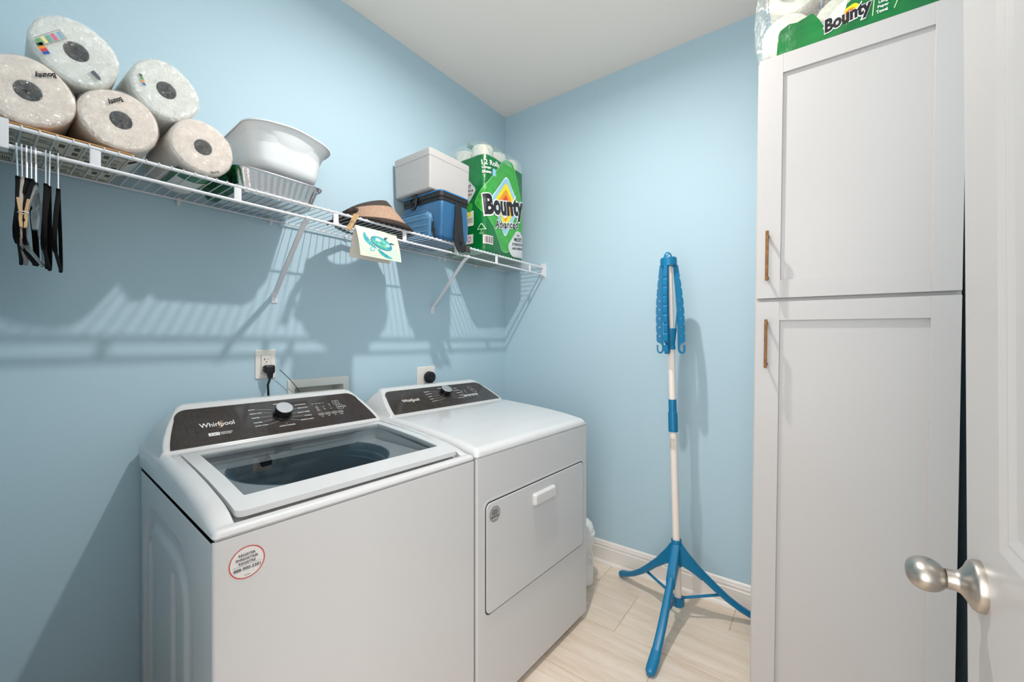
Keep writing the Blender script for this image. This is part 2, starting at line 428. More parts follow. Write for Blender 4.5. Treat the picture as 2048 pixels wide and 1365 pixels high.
# ------------------------------------------------------------------ open door at the right
DXF, DY = 1.840, -1.323
door = bpy.data.objects.new('door_1', None); C.objects.link(door); door['kind'] = 'structure'
DM = Matrix.Translation((DXF + 0.002, -2.12, 0.0)) @ Matrix.Rotation(math.radians(-0.25), 4, 'Y')
DT = DM @ Matrix.Translation((-DXF, 2.12, 0.0))
door.matrix_world = DT; WM[door] = Matrix.Identity(4)
z0, z1 = 0.012, 2.032; yb = -2.118
rails = [(z0, 0.24), (0.862, 1.008), (z1 - 0.12, z1)]
for (a, b) in ((DY - 0.127, DY), (yb, yb + 0.12)):
    obj('door_stile', MB().box(DXF, a, z0, DXF + 0.035, b, z1), DOORP, door)
for a, b in rails:
    obj('door_rail', MB().box(DXF, yb + 0.12, a, DXF + 0.035, DY - 0.127, b), DOORP, door)
for a, b in ((0.24, 0.862), (1.008, z1 - 0.12)):
    y0_, y1_ = yb + 0.12, DY - 0.127
    rings = []
    for ins, dx in ((0, 0.0), (0.012, 0.0035), (0.015, 0.0035), (0.026, 0.007), (0.05, 0.008), (0.075, 0.003)):
        rings.append([(DXF + dx, y0_ + ins, a + ins), (DXF + dx, y1_ - ins, a + ins), (DXF + dx, y1_ - ins, b - ins), (DXF + dx, y0_ + ins, b - ins)])
    m_ = MB().loft(rings, cap=False); m_.add(rings[-1], [(0, 1, 2, 3)])
    m_.box(DXF + 0.014, y0_, a, DXF + 0.03, y1_, b)
    obj('door_panel', m_, DOORP, door, smooth=0)
KY, KZ = -1.386, 0.937
KM = Matrix.Translation((DXF, KY, KZ)) @ Matrix.Rotation(-PI / 2, 4, 'Y')     # local z -> -x
r_ = obj('knob_rosette', MB().lathe([(0.0, 0.0), (0.0315, 0.0), (0.0315, 0.006), (0.029, 0.010), (0.021, 0.014), (0.0145, 0.019), (0.0125, 0.024), (0.0125, 0.032), (0.0, 0.032)], KM, 48), NICKEL, door, smooth=50)
mb = MB(); rings = []
for i in range(25):
    tt = i / 24.0; ang = PI * tt
    zc = 0.030 + 0.041 * (1 - math.cos(ang)) / 2 + 0.0
    rad = math.sin(ang) ** 0.85
    neck = 0.0085 if i < 6 else 0
    ry = max(0.0275 * rad, neck) * (0.93 + 0.14 * tt); rz = max(0.0205 * rad, neck) * (0.93 + 0.14 * tt)
    if i == 24: ry = rz = 0.0003
    if i == 0: ry = rz = 0.0105
    rings.append([(KM @ Vector((rz * math.cos(2 * PI * j / 40), ry * math.sin(2 * PI * j / 40), zc)))[:] for j in range(40)])
mb.loft(rings)
obj('knob', mb, NICKEL, door, smooth=60)
obj('latch_plate', MB().box(DXF + 0.008, DY - 0.0005, KZ - 0.028, DXF + 0.028, DY + 0.0012, KZ + 0.028), NICKEL, door)

# ------------------------------------------------------------------ pantry cabinet
CT = Matrix.Translation((1.512, -0.645, 1.38)) @ Matrix.Rotation(math.radians(0.72), 4, 'Y') @ Matrix.Translation((-1.512, 0.645, -1.38))
cab = thing('pantry_cabinet', 'tall white shaker pantry cabinet with two stacked doors beside the drying stand', 'cabinet', M=CT @ Matrix.Translation((1.74, -0.32, 0.0)))
WM[cab] = Matrix.Translation((1.74, -0.32, 0.0))
obj('carcass', MB().box(1.509, -0.624, 0.10, 1.969, -0.02, 2.143, 0.001, 1), CABW, cab)
obj('toe_kick', MB().box(1.52, -0.56, 0.02, 1.96, -0.02, 0.1), CABW, cab)
def shaker(z0, z1, hz0, hz1):
    x0, x1, yf, yb_ = 1.514, 1.966, -0.645, -0.6255
    pn = obj('cabinet_door', MB().box(x0 + 0.04, yf + 0.009, z0 + 0.04, x1 - 0.04, yb_, z1 - 0.04), CABW, cab)
    for a, b in ((x0, x0 + 0.0635), (x1 - 0.056, x1)):
        obj('stile', MB().box(a, yf, z0, b, yb_, z1, 0.0007, 1), CABW, pn)
    for a, b in ((z0, z0 + 0.056), (z1 - 0.058, z1)):
        obj('rail', MB().box(x0 + 0.0635, yf + 0.0002, a, x1 - 0.056, yb_, b, 0.0004, 1), CABW, pn)
    hb = MB().box(1.5405, -0.686, hz0, 1.5485, -0.676, hz1, 0.0008, 1)
    for zz in (hz0 + 0.011, hz1 - 0.011): hb.box(1.5415, -0.677, zz - 0.004, 1.5475, -0.645, zz + 0.004)
    h = obj('bar_handle', hb, BRASS, pn); h['label'] = 'antique brass bar handle'
shaker(1.385, 2.141, 1.437, 1.590)
shaker(0.115, 1.3735, 1.167, 1.317)

# ------------------------------------------------------------------ washer and dryer
TH = math.atan(0.0507)
e1 = Vector((math.sin(TH), math.cos(TH), 0)); e2 = Vector((-math.cos(TH), math.sin(TH), 0)); A0 = Vector((0.763, -1.882, 0))
def machine_frame(a_off):
    o = A0 + e1 * a_off
    M = Matrix.Identity(4)
    for i in range(3): M[i][0] = e1[i]; M[i][1] = e2[i]; M[i][2] = (0, 0, 1)[i]; M[i][3] = o[i]
    return M
SEAM = 0.872
def body(W, parent, emboss=True):
    D = 0.735
    lo = [rrect(0, 0, W, D, [0.007, 0.007, 0.035, 0.035], 6)]
    mb = MB(); rings = []
    pts = rrect(0, 0, W, D, [0.007, 0.007, 0.035, 0.035], 6)
    # replace the straight sides by finely divided ones for the pressed-in relief
    rings = [[(x, y, z) for x, y in pts] for z in (0.03, SEAM - 0.006, SEAM - 0.002)]
    mb.loft(rings, cap=True)
    if emboss:
        keep = [i for i, f in enumerate(mb.f) if not all(mb.v[q][0] < 1e-6 for q in f) and not (len(f) > 4 and mb.v[f[0]][2] > 0.5)]
        mb.f = [mb.f[i] for i in keep]; mb.mi = [mb.mi[i] for i in keep]
    return obj('cabinet_body', mb, APPL, parent, local=True)
def side_relief(parent, a_side, sgn):
    """pressed relief of the sheet-metal side, standing a little proud of the body"""
    def sd(y, z):
        def inside(b0, b1, z1, r):    # arch-topped recess
            bc = (b0 + b1) / 2; hw = (b1 - b0) / 2
            zc = z1 - r
            dx = abs(y - bc) - (hw - r); dz = z - zc
            if dz < 0: return max(dx, 0) - r if dx > 0 else -r if dx <= 0 else 0
            return math.hypot(max(dx, 0), max(dz, 0)) - r
        def step(d, w): 
            t_ = min(max((d + w) / (2 * w), 0), 1); return 1 - t_ * t_ * (3 - 2 * t_)
        v = -0.010 * step(inside(0.155, 0.662, 0.785, 0.13), 0.012)
        v += 0.008 * step(inside(0.215, 0.625, 0.74, 0.10), 0.012)
        v -= 0.007 * step(inside(0.300, 0.335, 0.70, 0.017), 0.007)
        v -= 0.007 * step(inside(0.545, 0.60, 0.70, 0.026), 0.008)
        return v
    us = fr(0.007, 0.70, 0.0055); vs = fr(0.03, SEAM - 0.006, 0.02)
    fz = fr(0.60, 0.80, 0.006); vs = sorted(set([v for v in vs if v < 0.60 or v > 0.80] + fz))
    return MB().grid(us, vs, lambda u, v: (a_side - sgn * sd(u, v), u, v))
def deck(W, Hf, recess=None, hole=None, depth=0.735):
    R = 0.026; Rf = 0.024
    us = sorted(set([0, .001, .003, .006, .009, .0125, .017, .021, R, .035] + [W - q for q in (0, .001, .003, .006, .009, .0125, .017, .021, R, .035)] + fr(0.035, W - 0.035, 0.03)))
    vs = sorted(set([0, .001, .003, .006, .009, .0125, .017, .021, Rf] + fr(0.03, depth, 0.025)))
    if recess:
        r0, s0, r1, s1 = recess
        us = sorted(set(us + [r0 - .0006, r0, r1, r1 + .0006])); vs = sorted(set(vs + [s0 - .0006, s0, s1, s1 + .0006]))
    if hole:
        us = sorted(set(us + [hole[0], hole[2]])); vs = sorted(set(vs + [hole[1], hole[3]]))
    def z(u, v):
        h = Hf(v); Rs = min(R, h - 0.8765); Ry = min(Rf, h - 0.8765)
        ex = max(0.0, (Rs - min(u, W - u)) / Rs); ey = max(0.0, (Ry - v) / Ry)
        q = min(1.0, math.hypot(ex, ey)); Rm = min(Rs, Ry) if ex > 0 and ey > 0 else (Rs if ex > 0 else Ry)
        h -= Rm * (1 - math.sqrt(1 - q * q))
        if recess and r0 <= u <= r1 and s0 <= v <= s1: h -= 0.020
        return h
    rc = 0.0072
    def pl(u, v):      # round the two front corners in plan
        cx_ = rc if u < W / 2 else W - rc
        du = u - cx_; dv = v - rc
        if dv < 0 and (du < 0 if u < W / 2 else du > 0):
            ln = math.hypot(du, dv)
            if ln > rc: return (cx_ + du * rc / ln, rc + dv * rc / ln)
        return (u, v)
    mb = MB().grid(us, vs, lambda u, v: (*pl(u, v), z(u, v)), skip=(lambda u, v: hole[0] < u < hole[2] and hole[1] < v < hole[3]) if hole else None)
    # skirt down to the seam
    loop = [(u, 0) for u in us] + [(W, v) for v in vs[1:]] + [(u, depth) for u in reversed(us[:-1])] + [(0, v) for v in reversed(vs[1:-1])]
    rings = [[(*pl(u, v), z(u, v)) for u, v in loop], [(*pl(u, v), SEAM + 0.0030) for u, v in loop],
             [(min(max(u, .004), W - .004), max(v, .004), SEAM + 0.0022) for u, v in loop], [(min(max(u, .004), W - .004), max(v, .004), SEAM - 0.003) for u, v in loop]]
    mb.loft(rings, cap=False)
    return mb
def console(parent, W, b0, b1, z1, aL0, aR0, aL1, aR1, zbase=0.925):
    """tapered backguard: sloping front, rounded shoulders"""
    z0 = 0.95; k = (b1 - b0) / (z1 - z0); rings = []
    for z in [zbase, 0.94, z0, 0.965, 0.98, 1.0, 1.015, z1 - 0.012, z1 - 0.004, z1 + 0.003, z1 + 0.008, z1 + 0.009]:
        tt = (z - z0) / (z1 - z0)
        g = max(tt, 0) ** 1.5
        off = 0.016
        al = max(0.0, aL0 - off) if tt < 0 else (aL0 - off) + (aL1 - aL0) * g
        ar = min(W, aR0 + off) if tt < 0 else (aR0 + off) + (aR1 - aR0) * g
        if tt < 0: al *= max(0, 1 + tt / 0.3) ; ar = W - (W - ar) * max(0, 1 + tt / 0.3)
        bf = b0 + (z - z0) * k if z <= z1 else b1 + (z - z1) * 1.6
        if z > z1:
            s_ = (z - z1) / 0.009; al += 0.012 * s_ ** 2; ar -= 0.012 * s_ ** 2
        if z < z0: bf = b0 - 0.002
        bk = 0.735 - max(0, tt) ** 3 * 0.03
        if z > z1: bk -= 0.010 * ((z - z1) / 0.009) ** 2; bf = b1 + 0.005 * k + 0.010 * ((z - z1) / 0.009) ** 2 - 0.004
        rb = min(0.045 * (0.5 + max(tt, 0)), bk - bf - 0.014)
        rings.append([(x, y, z) for x, y in rrect(al, bf, ar, bk, [0.006, 0.006, rb, rb], 5)])
    return obj('console', MB().loft(rings), APPLP, parent, local=True, smooth=40)
def slant(b0, b1, z1, off=0.0):
    z0 = 0.95; Ln = math.hypot(b1 - b0, z1 - z0); db, dz = (b1 - b0) / Ln, (z1 - z0) / Ln
    def fn(u, v, w=0.0): 
        q = off + w
        return (u, b0 + db * v - dz * q, z0 + dz * v + db * q)
    return fn

panelm = bpy.data.materials.new('console_panel_grey'); panelm.use_nodes = True
_N = panelm.node_tree.nodes; _L = panelm.node_tree.links; _p = _N['Principled BSDF']
_tc = _N.new('ShaderNodeTexCoord'); _r = None
_a = _N.new('ShaderNodeTexNoise'); _a.inputs['Scale'].default_value = 60; _mp = _N.new('ShaderNodeMapping'); _mp.inputs['Scale'].default_value = (9, .4, .4)
_b = _N.new('ShaderNodeTexNoise'); _b.inputs['Scale'].default_value = 60; _mp2 = _N.new('ShaderNodeMapping'); _mp2.inputs['Scale'].default_value = (.4, 9, 9)
_ad = _N.new('ShaderNodeMath'); _ad.operation = 'ADD'; _cr = _N.new('ShaderNodeValToRGB')
_cr.color_ramp.elements[0].position = 0.75; _cr.color_ramp.elements[0].color = lin((50, 45, 43)); _cr.color_ramp.elements[1].position = 1.25; _cr.color_ramp.elements[1].color = lin((68, 62, 59))
_L.new(_tc.outputs['Object'], _mp.inputs[0]); _L.new(_tc.outputs['Object'], _mp2.inputs[0]); _L.new(_mp.outputs[0], _a.inputs['Vector']); _L.new(_mp2.outputs[0], _b.inputs['Vector'])
_L.new(_a.outputs[0], _ad.inputs[0]); _L.new(_b.outputs[0], _ad.inputs[1]); _L.new(_ad.outputs[0], _cr.inputs[0]); _L.new(_cr.outputs[0], _p.inputs['Base Color'])
_p.inputs['Roughness'].default_value = 0.08; _p.inputs['Coat Weight'].default_value = 0.2
PRINT = mat('console_print', (226, 226, 224), 0.4); GOLD = mat('logo_gold', (214, 150, 48), 0.4)
LED = mat('console_dim_print', (120, 116, 112), 0.4)
STEEL = mat('knob_steel', (222, 223, 225), 0.34, metal=0.75)
STK = mat('sticker_white', (214, 213, 210), 0.3); STKR = mat('sticker_red', (200, 58, 48), 0.4); STKG = mat('sticker_grey_ink', (96, 92, 100), 0.5); STKD = mat('sticker_grey', (170, 168, 166), 0.35)

def knob_at(parent, fn, u, v, r=0.028, h=0.034):
    o = Vector(fn(u, v)); n = (Vector(fn(u, v, 1)) - o).normalized(); x = Vector((1, 0, 0)); y = n.cross(x)
    M = Matrix.Identity(4)
    for i in range(3): M[i][0] = x[i]; M[i][1] = y[i]; M[i][2] = n[i]; M[i][3] = o[i]
    kd = obj('dial', MB().lathe([(0, 0), (r * 1.07, 0), (r * 1.07, 0.003), (r * 0.98, 0.005), (r, h - 0.004), (r * 0.97, h - 0.002), (0, h - 0.002)], M, 48), mat('dial_side', (58, 56, 56), 0.2, metal=0.8), parent, local=True)
    obj('dial_cap', MB().lathe([(0, h), (r * 0.93, h), (r * 0.97, h - 0.001), (r * 0.97, h - 0.003)], M, 48), STEEL, kd, local=True)
def lp(fn): return lambda u, v: fn(u, v)
def seg(u0, v0, u1, v1, w_=0.0006):
    d = Vector((u1 - u0, v1 - v0)); n = Vector((-d.y, d.x)).normalized() * w_ / 2
    return [(u0 + n.x, v0 + n.y), (u1 + n.x, v1 + n.y), (u1 - n.x, v1 - n.y), (u0 - n.x, v0 - n.y)]
def swoosh(cx, cy, s):
    """the two gold half rings crossing the logo"""
    out = []
    for (ph0, ph1, dx, dy) in ((0.15 * PI, 1.05 * PI, 0.0045, 0.003), (1.15 * PI, 2.05 * PI, -0.0045, -0.003)):
        o_, i_ = [], []
        for k_ in range(15):
            ph = ph0 + (ph1 - ph0) * k_ / 14.0
            wdt = 0.00125 * math.sin(PI * k_ / 14.0) + 0.00015
            x, y = math.cos(ph) * 0.0125, math.sin(ph) * 0.0085
            xr, yr = x * 0.8 - y * 0.6, x * 0.6 + y * 0.8
            ln = math.hypot(xr, yr)
            o_.append((cx + s * (xr * (1 + wdt / ln) + dx), cy + s * (yr * (1 + wdt / ln) + dy))); i_.append((cx + s * (xr * (1 - wdt / ln) + dx), cy + s * (yr * (1 - wdt / ln) + dy)))
        out.append([o_ + i_[::-1]])
    return out

# --- washer
WF = machine_frame(0.0)
washer = thing('washing_machine', 'white top-loading washing machine with tinted glass lid, left of the dryer', 'washing machine', M=WF)
wb = body(0.693, washer)
rel = obj('side_panel', side_relief(washer, 0.0, 1), APPL, washer, local=True, smooth=60)
HW = [(0, .888), (.028, .888), (.045, .898), (.07, .906), (.1, .912), (.2, .925), (.3, .934), (.45, .943), (.74, .945)]
HFW = lambda v: interp(v, HW)
GL = (0.080, 0.095, 0.622, 0.440)
obj('top_deck', deck(0.693, HFW, (0.042, 0.0235, 0.655, 0.480), (0.075, 0.085, 0.63, 0.45)), APPLP, washer, local=True, smooth=45)
# tub under the glass
inner = mat('tub_deck_grey', (206, 204, 202), 0.35); tubm = mat('tub_blue_grey', (46, 84, 104), 0.35); basket = mat('basket_steel', (40, 66, 80), 0.4)
TCX, TCY, TR, TZ = 0.347, 0.352, 0.222, 0.884
plate('tub_surround', [rrect(0.045, 0.055, 0.648, 0.640, 0.02, 3), circ(TCX, TCY, TR, n=72)], 0.002, lambda u, v, w_: (u, v, TZ + w_), inner, washer, local=True)
sk = [(x, y) for x, y in rrect(0.0745, 0.0845, 0.6305, 0.4505, 0.001, 1)]
obj('opening_skirt', MB().loft([[(x, y, HFW(y) - 0.0195) for x, y in sk], [(x, y, TZ) for x, y in sk]], cap=False), inner, washer, local=True)
def elr(k_, z, n=72): return [(TCX + TR * k_ * math.cos(2 * PI * j / n), TCY + TR * k_ * math.sin(2 * PI * j / n), z) for j in range(n)]
obj('tub_ring', MB().loft([elr(1.015, 0.8845), elr(1.0, 0.8865), elr(0.985, 0.884), elr(0.975, 0.862), elr(0.945, 0.858), elr(0.94, 0.842), elr(0.92, 0.838)], cap=False), tubm, washer, local=True)
rings = [elr(0.92, 0.838)]
for i in range(14): rings.append(elr(0.92 + (0.012 if i % 2 else 0), 0.82 - i * 0.022))
rings += [elr(0.7, 0.52), elr(0.3, 0.515), elr(0.1, 0.55), elr(0.02, 0.58)]
obj('wash_basket', MB().loft(rings, cap=False), basket, washer, local=True)
# lid: white frame and tinted glass, gently curved
HL = [(.0, .902), (.03, .9045), (.09, .914), (.15, .921), (.22, .928), (.3, .934), (.4, .940), (.48, .943)]
HLf = lambda v: interp(v, HL)
lid = plate('lid', [rrect(0.047, 0.031, 0.651, 0.472, [0.016, 0.016, 0.006, 0.006], 5), rrect(*GL, 0.004, 2)], 0.013, lambda u, v, w_: (u, v, HLf(v) - 0.0065 + w_), APPLP, washer, cv=fr(0.04, 0.47, 0.02), local=True, smooth=25)
plate('lid_glass', [rrect(GL[0] - .002, GL[1] - .002, GL[2] + .002, GL[3] + .002, 0.004, 2)], 0.004, lambda u, v, w_: (u, v, HLf(v) - 0.004 + w_), tinted_glass('lid_glass_tint', (226, 230, 232), 0.01), lid, cv=fr(0.05, 0.47, 0.012), local=True, smooth=60)
for _x in (0.036, 0.657): obj('lid_hinge', MB().tube([(_x, 0.478, 0.936), (_x, 0.455, 0.933)], 0.006, 10), BLACKP, lid, local=True)
con = console(washer, 0.693, 0.505, 0.640, 1.045, 0.031, 0.657, 0.085, 0.611)
fW = slant(0.505, 0.640, 1.045, 0.002)
LW = math.hypot(0.135, 0.095) - 0.009
def panel_loops(l0, r0, l1, r1, L):
    pts = [(l0, 0.0), (r0, 0.0)]
    for i in range(1, 12):
        t_ = i / 12.0; pts.append((r0 + (r1 - r0) * (t_ ** 1.35) * 0.62 , L * t_ * 0.80))
    x0 = pts[-1][0]; y0_ = pts[-1][1]
    cx = r1 - 0.015
    for i in range(7):
        a = (PI / 2) * i / 6.0; pts.append((cx + (x0 - cx) * math.cos(a), y0_ + (L - y0_) * math.sin(a)))
    left = [(l0 + r0 - x, y) for x, y in pts[2:]]
    left = [(l0 + (r0 - x), y) for x, y in pts[2:]]
    return [pts + left[::-1]]
pn = plate('control_panel', panel_loops(0.031, 0.657, 0.085, 0.611, LW), 0.003, slant(0.505, 0.640, 1.045, 0.0006), panelm, con, local=True, smooth=20)
WMW = WF
def wl(fn): return lambda u, v: (WF @ Vector(fn(u, v, 0.0006)))
fWd = wl(fW)
text('logo_lettering', 'Whirlpool', fWd, PRINT, pn, at=(0.154, 0.075), width=0.089, height=0.0245, bold=0.012)
decals('logo_ring', swoosh(0.163, 0.0755, 1.0), lambda u, v: WF @ Vector(fW(u, v, 0.0004)), GOLD, pn)
decal('badge', [rrect(0.124, 0.0305, 0.152, 0.0435, 0.0004, 1)], fWd, PRINT, pn)
text('badge_lettering', '2 in 1', lambda u, v: WF @ Vector(fW(u, v, 0.0009)), BLACKI, pn, at=(0.138, 0.037), width=0.020, height=0.008)
texts('badge_side_lettering', [('REMOVABLE', (0.154, 0.0402), 0.0042, 'LEFT', 0, 0.031), ('AGITATOR', (0.154, 0.0340), 0.0042, 'LEFT', 0, 0.027)], fWd, PRINT, pn)
texts('cycle_names', [('NORMAL', (0.341, 0.1365), 0.0048, 'CENTER', 0, 0.026), ('JEANS', (0.248, 0.121), 0.0048, 'LEFT', 0, 0.019), ('HEAVY DUTY', (0.248, 0.102), 0.0048, 'LEFT', 0, 0.037), ('WHITES', (0.248, 0.082), 0.0048, 'LEFT', 0, 0.023),
    ('COLORS', (0.248, 0.060), 0.0048, 'LEFT', 0, 0.025), ('QUICK WASH', (0.248, 0.0445), 0.0048, 'LEFT', 0, 0.038), ('ACTIVEWEAR', (0.432, 0.121), 0.0048, 'RIGHT', 0, 0.040), ('DELICATES', (0.432, 0.104), 0.0048, 'RIGHT', 0, 0.034),
    ('BULKY ITEMS', (0.432, 0.082), 0.0048, 'RIGHT', 0, 0.040), ('TOWELS', (0.432, 0.0625), 0.0048, 'RIGHT', 0, 0.025), ('DRAIN & SPIN', (0.432, 0.0445), 0.0048, 'RIGHT', 0, 0.042), ('CLEAN WASHER', (0.341, 0.0295), 0.0048, 'CENTER', 0, 0.050)], fWd, PRINT, pn)
decals('cycle_lines', [[seg(*q)] for q in ((0.270, 0.121, 0.318, 0.112), (0.288, 0.102, 0.311, 0.097), (0.274, 0.082, 0.308, 0.082), (0.276, 0.060, 0.313, 0.067), (0.289, 0.0445, 0.322, 0.054),
    (0.389, 0.121, 0.364, 0.112), (0.395, 0.104, 0.371, 0.098), (0.389, 0.082, 0.374, 0.082), (0.404, 0.0625, 0.369, 0.067), (0.387, 0.0445, 0.360, 0.054), (0.341, 0.035, 0.341, 0.042))], fWd, PRINT, pn)
def frame_loop(x0, y0, x1, y1, w_=0.0009): return [rrect(x0, y0, x1, y1, 0.001, 1), rrect(x0 + w_, y0 + w_, x1 - w_, y1 - w_, 0.0005, 1)]
decals('button_frames', [frame_loop(0.528, 0.100, 0.551, 0.1215), frame_loop(0.534, 0.0735, 0.557, 0.0965)], fWd, PRINT, pn)
decals('power_icon', [[circ(0.5395, 0.111, 0.0045, 0.0045, 16), circ(0.5395, 0.111, 0.0036, 0.0036, 16)], [seg(0.5395, 0.111, 0.5395, 0.117)], [[(0.540, 0.081), (0.546, 0.085), (0.540, 0.089)]], [seg(0.548, 0.081, 0.548, 0.089, 0.001)], [seg(0.551, 0.081, 0.551, 0.089, 0.001)]], fWd, PRINT, pn)
decals('option_buttons', [[rrect(0.455 + 0.024 * i, 0.0525, 0.476 + 0.024 * i, 0.0655, 0.001, 1)] for i in range(4)], fWd, LED, pn)
texts('option_names', [('Temp', (0.4655, 0.0475), 0.0036, 'CENTER', 0, None), ('Soil', (0.4895, 0.0475), 0.0036, 'CENTER', 0, None), ('Spin', (0.5135, 0.0475), 0.0036, 'CENTER', 0, None), ('Rinse', (0.5375, 0.0475), 0.0036, 'CENTER', 0, None),
    ('Sense', (0.450, 0.1165), 0.0030, 'LEFT', 0, None), ('Wash', (0.463, 0.1165), 0.0030, 'LEFT', 0, None), ('Rinse', (0.476, 0.1165), 0.0030, 'LEFT', 0, None), ('Spin', (0.490, 0.1165), 0.0030, 'LEFT', 0, None),
    ('Hot', (0.463, 0.101), 0.0030, 'CENTER', 0, None), ('Warm', (0.463, 0.095), 0.0030, 'CENTER', 0, None), ('Cool', (0.463, 0.089), 0.0030, 'CENTER', 0, None), ('Cold', (0.463, 0.083), 0.0030, 'CENTER', 0, None), ('Tap Cold', (0.463, 0.077), 0.0030, 'CENTER', 0, None),
    ('Heavy', (0.487, 0.095), 0.0030, 'CENTER', 0, None), ('Med', (0.487, 0.083), 0.0030, 'CENTER', 0, None), ('Extra', (0.511, 0.105), 0.0030, 'CENTER', 0, None), ('High', (0.511, 0.095), 0.0030, 'CENTER', 0, None), ('Low', (0.511, 0.083), 0.0030, 'CENTER', 0, None),
    ('Start', (0.560, 0.088), 0.0030, 'LEFT', 0, None), ('Pause', (0.560, 0.083), 0.0030, 'LEFT', 0, None)], fWd, PRINT, pn)
knob_at(con, lambda u, v, w_=0.0: slant(0.505, 0.640, 1.045, 0.002)(u, v, w_), 0.341, 0.082, 0.0265, 0.034)
# registration sticker on the front
def front_fn(Fm, off=0.0006): return lambda u, v: Fm @ Vector((u, -off, v))
def sticker(parent, Fm, cu_, cv_, r, ring, base, ink, sc=1.0):
    st = decal('sticker', [circ(cu_, cv_, r, n=40)], front_fn(Fm, 0.0004), base, parent)
    decal('sticker_ring', [circ(cu_, cv_, r, n=40), circ(cu_, cv_, r * 0.94, n=40)], front_fn(Fm, 0.0007), ring, st)
    texts('sticker_lettering', [('REGISTER', (cu_, cv_ + 0.50 * r), 0.17 * r, 'CENTER', 0, 0.95 * r), ('ENREGISTRER', (cu_, cv_ + 0.25 * r), 0.17 * r, 'CENTER', 0, 1.25 * r), ('REGISTRE', (cu_, cv_ + 0.0 * r), 0.17 * r, 'CENTER', 0, 0.95 * r),
        ('888-900-3381', (cu_, cv_ - 0.36 * r), 0.22 * r, 'CENTER', 0, 1.50 * r)], front_fn(Fm, 0.0008), ink, st)
    decals('sticker_line', [[seg(cu_ - 0.8 * r, cv_ - 0.15 * r, cu_ + 0.8 * r, cv_ - 0.15 * r, 0.0005)], [seg(cu_ - 0.18 * r, cv_ - 0.78 * r, cu_ + 0.18 * r, cv_ - 0.78 * r, 0.0009)]], front_fn(Fm, 0.0008), ink, st)
sticker(wb, WF, 0.0565, 0.8125, 0.0315, STKR, mat('sticker_clear', (222, 221, 219), 0.25), STKG)
for (x, y) in ((0.05, 0.05), (0.64, 0.05), (0.05, 0.66), (0.64, 0.66)):
    obj('leveling_foot', MB().lathe([(0, 0.0), (0.02, 0.0), (0.02, 0.008), (0.006, 0.012), (0.006, 0.035), (0, 0.035)], Matrix.Translation((x, y, 0)), 16), BLACKP, washer, local=True)

# --- dryer
DFm = machine_frame(0.7015)
dryer = thing('clothes_dryer', 'white front-loading clothes dryer with closed drop door, right of the washer', 'dryer', M=DFm)
db = body(0.708, dryer, False)
HD = [(0, .896), (.03, .903), (.1, .915), (.2, .926), (.3, .934), (.45, .943), (.74, .946)]
obj('top_deck', deck(0.708, lambda v: interp(v, HD)), APPLP, dryer, local=True, smooth=45)
dcon = console(dryer, 0.708, 0.500, 0.640, 1.032, 0.036, 0.676, 0.082, 0.630)
LD = math.hypot(0.14, 0.082) - 0.009
dpn = plate('control_panel', panel_loops(0.036, 0.676, 0.082, 0.630, LD), 0.003, slant(0.500, 0.640, 1.032, 0.0006), panelm, dcon, local=True, smooth=20)
fD0 = slant(0.500, 0.640, 1.032, 0.002)
fDd = lambda u, v: DFm @ Vector(fD0(u, v, 0.0006))
text('logo_lettering', 'Whirlpool', fDd, PRINT, dpn, at=(0.162, 0.073), width=0.088, height=0.0245, bold=0.012)
decals('logo_ring', swoosh(0.171, 0.0735, 1.0), lambda u, v: DFm @ Vector(fD0(u, v, 0.0004)), GOLD, dpn)
texts('cycle_names', [('NORMAL', (0.368, 0.135), 0.0046, 'CENTER', 0, 0.026), ('TIMED DRY', (0.262, 0.119), 0.0046, 'LEFT', 0, 0.034), ('HEAVY DUTY', (0.262, 0.102), 0.0046, 'LEFT', 0, 0.036), ('TOWELS', (0.262, 0.083), 0.0046, 'LEFT', 0, 0.025),
    ('BULKY', (0.262, 0.064), 0.0046, 'LEFT', 0, 0.024), ('QUICK DRY', (0.262, 0.048), 0.0046, 'LEFT', 0, 0.034), ('CASUAL', (0.468, 0.121), 0.0046, 'RIGHT', 0, 0.027), ('DELICATES', (0.468, 0.104), 0.0046, 'RIGHT', 0, 0.034),
    ('WRINKLE', (0.468, 0.084), 0.0046, 'RIGHT', 0, 0.030), ('STEAM', (0.468, 0.064), 0.0046, 'RIGHT', 0, 0.022), ('STATIC REDUCE', (0.468, 0.047), 0.0046, 'RIGHT', 0, 0.046)], fDd, PRINT, dpn)
decals('cycle_lines', [[seg(*q)] for q in ((0.300, 0.119, 0.340, 0.110), (0.302, 0.102, 0.334, 0.097), (0.292, 0.083, 0.331, 0.083), (0.290, 0.064, 0.336, 0.069), (0.300, 0.048, 0.344, 0.057), (0.434, 0.121, 0.396, 0.111), (0.430, 0.104, 0.402, 0.099), (0.432, 0.084, 0.405, 0.083), (0.442, 0.064, 0.400, 0.069), (0.418, 0.047, 0.392, 0.057))], fDd, PRINT, dpn)
decals('button_frames', [frame_loop(0.540, 0.098, 0.563, 0.120), frame_loop(0.546, 0.072, 0.569, 0.094)], fDd, PRINT, dpn)
decals('option_buttons', [[rrect(0.466 + 0.0245 * i, 0.050, 0.488 + 0.0245 * i, 0.062, 0.001, 1)] for i in range(4)], fDd, mat('console_lit_print', (176, 180, 178), 0.4), dpn)
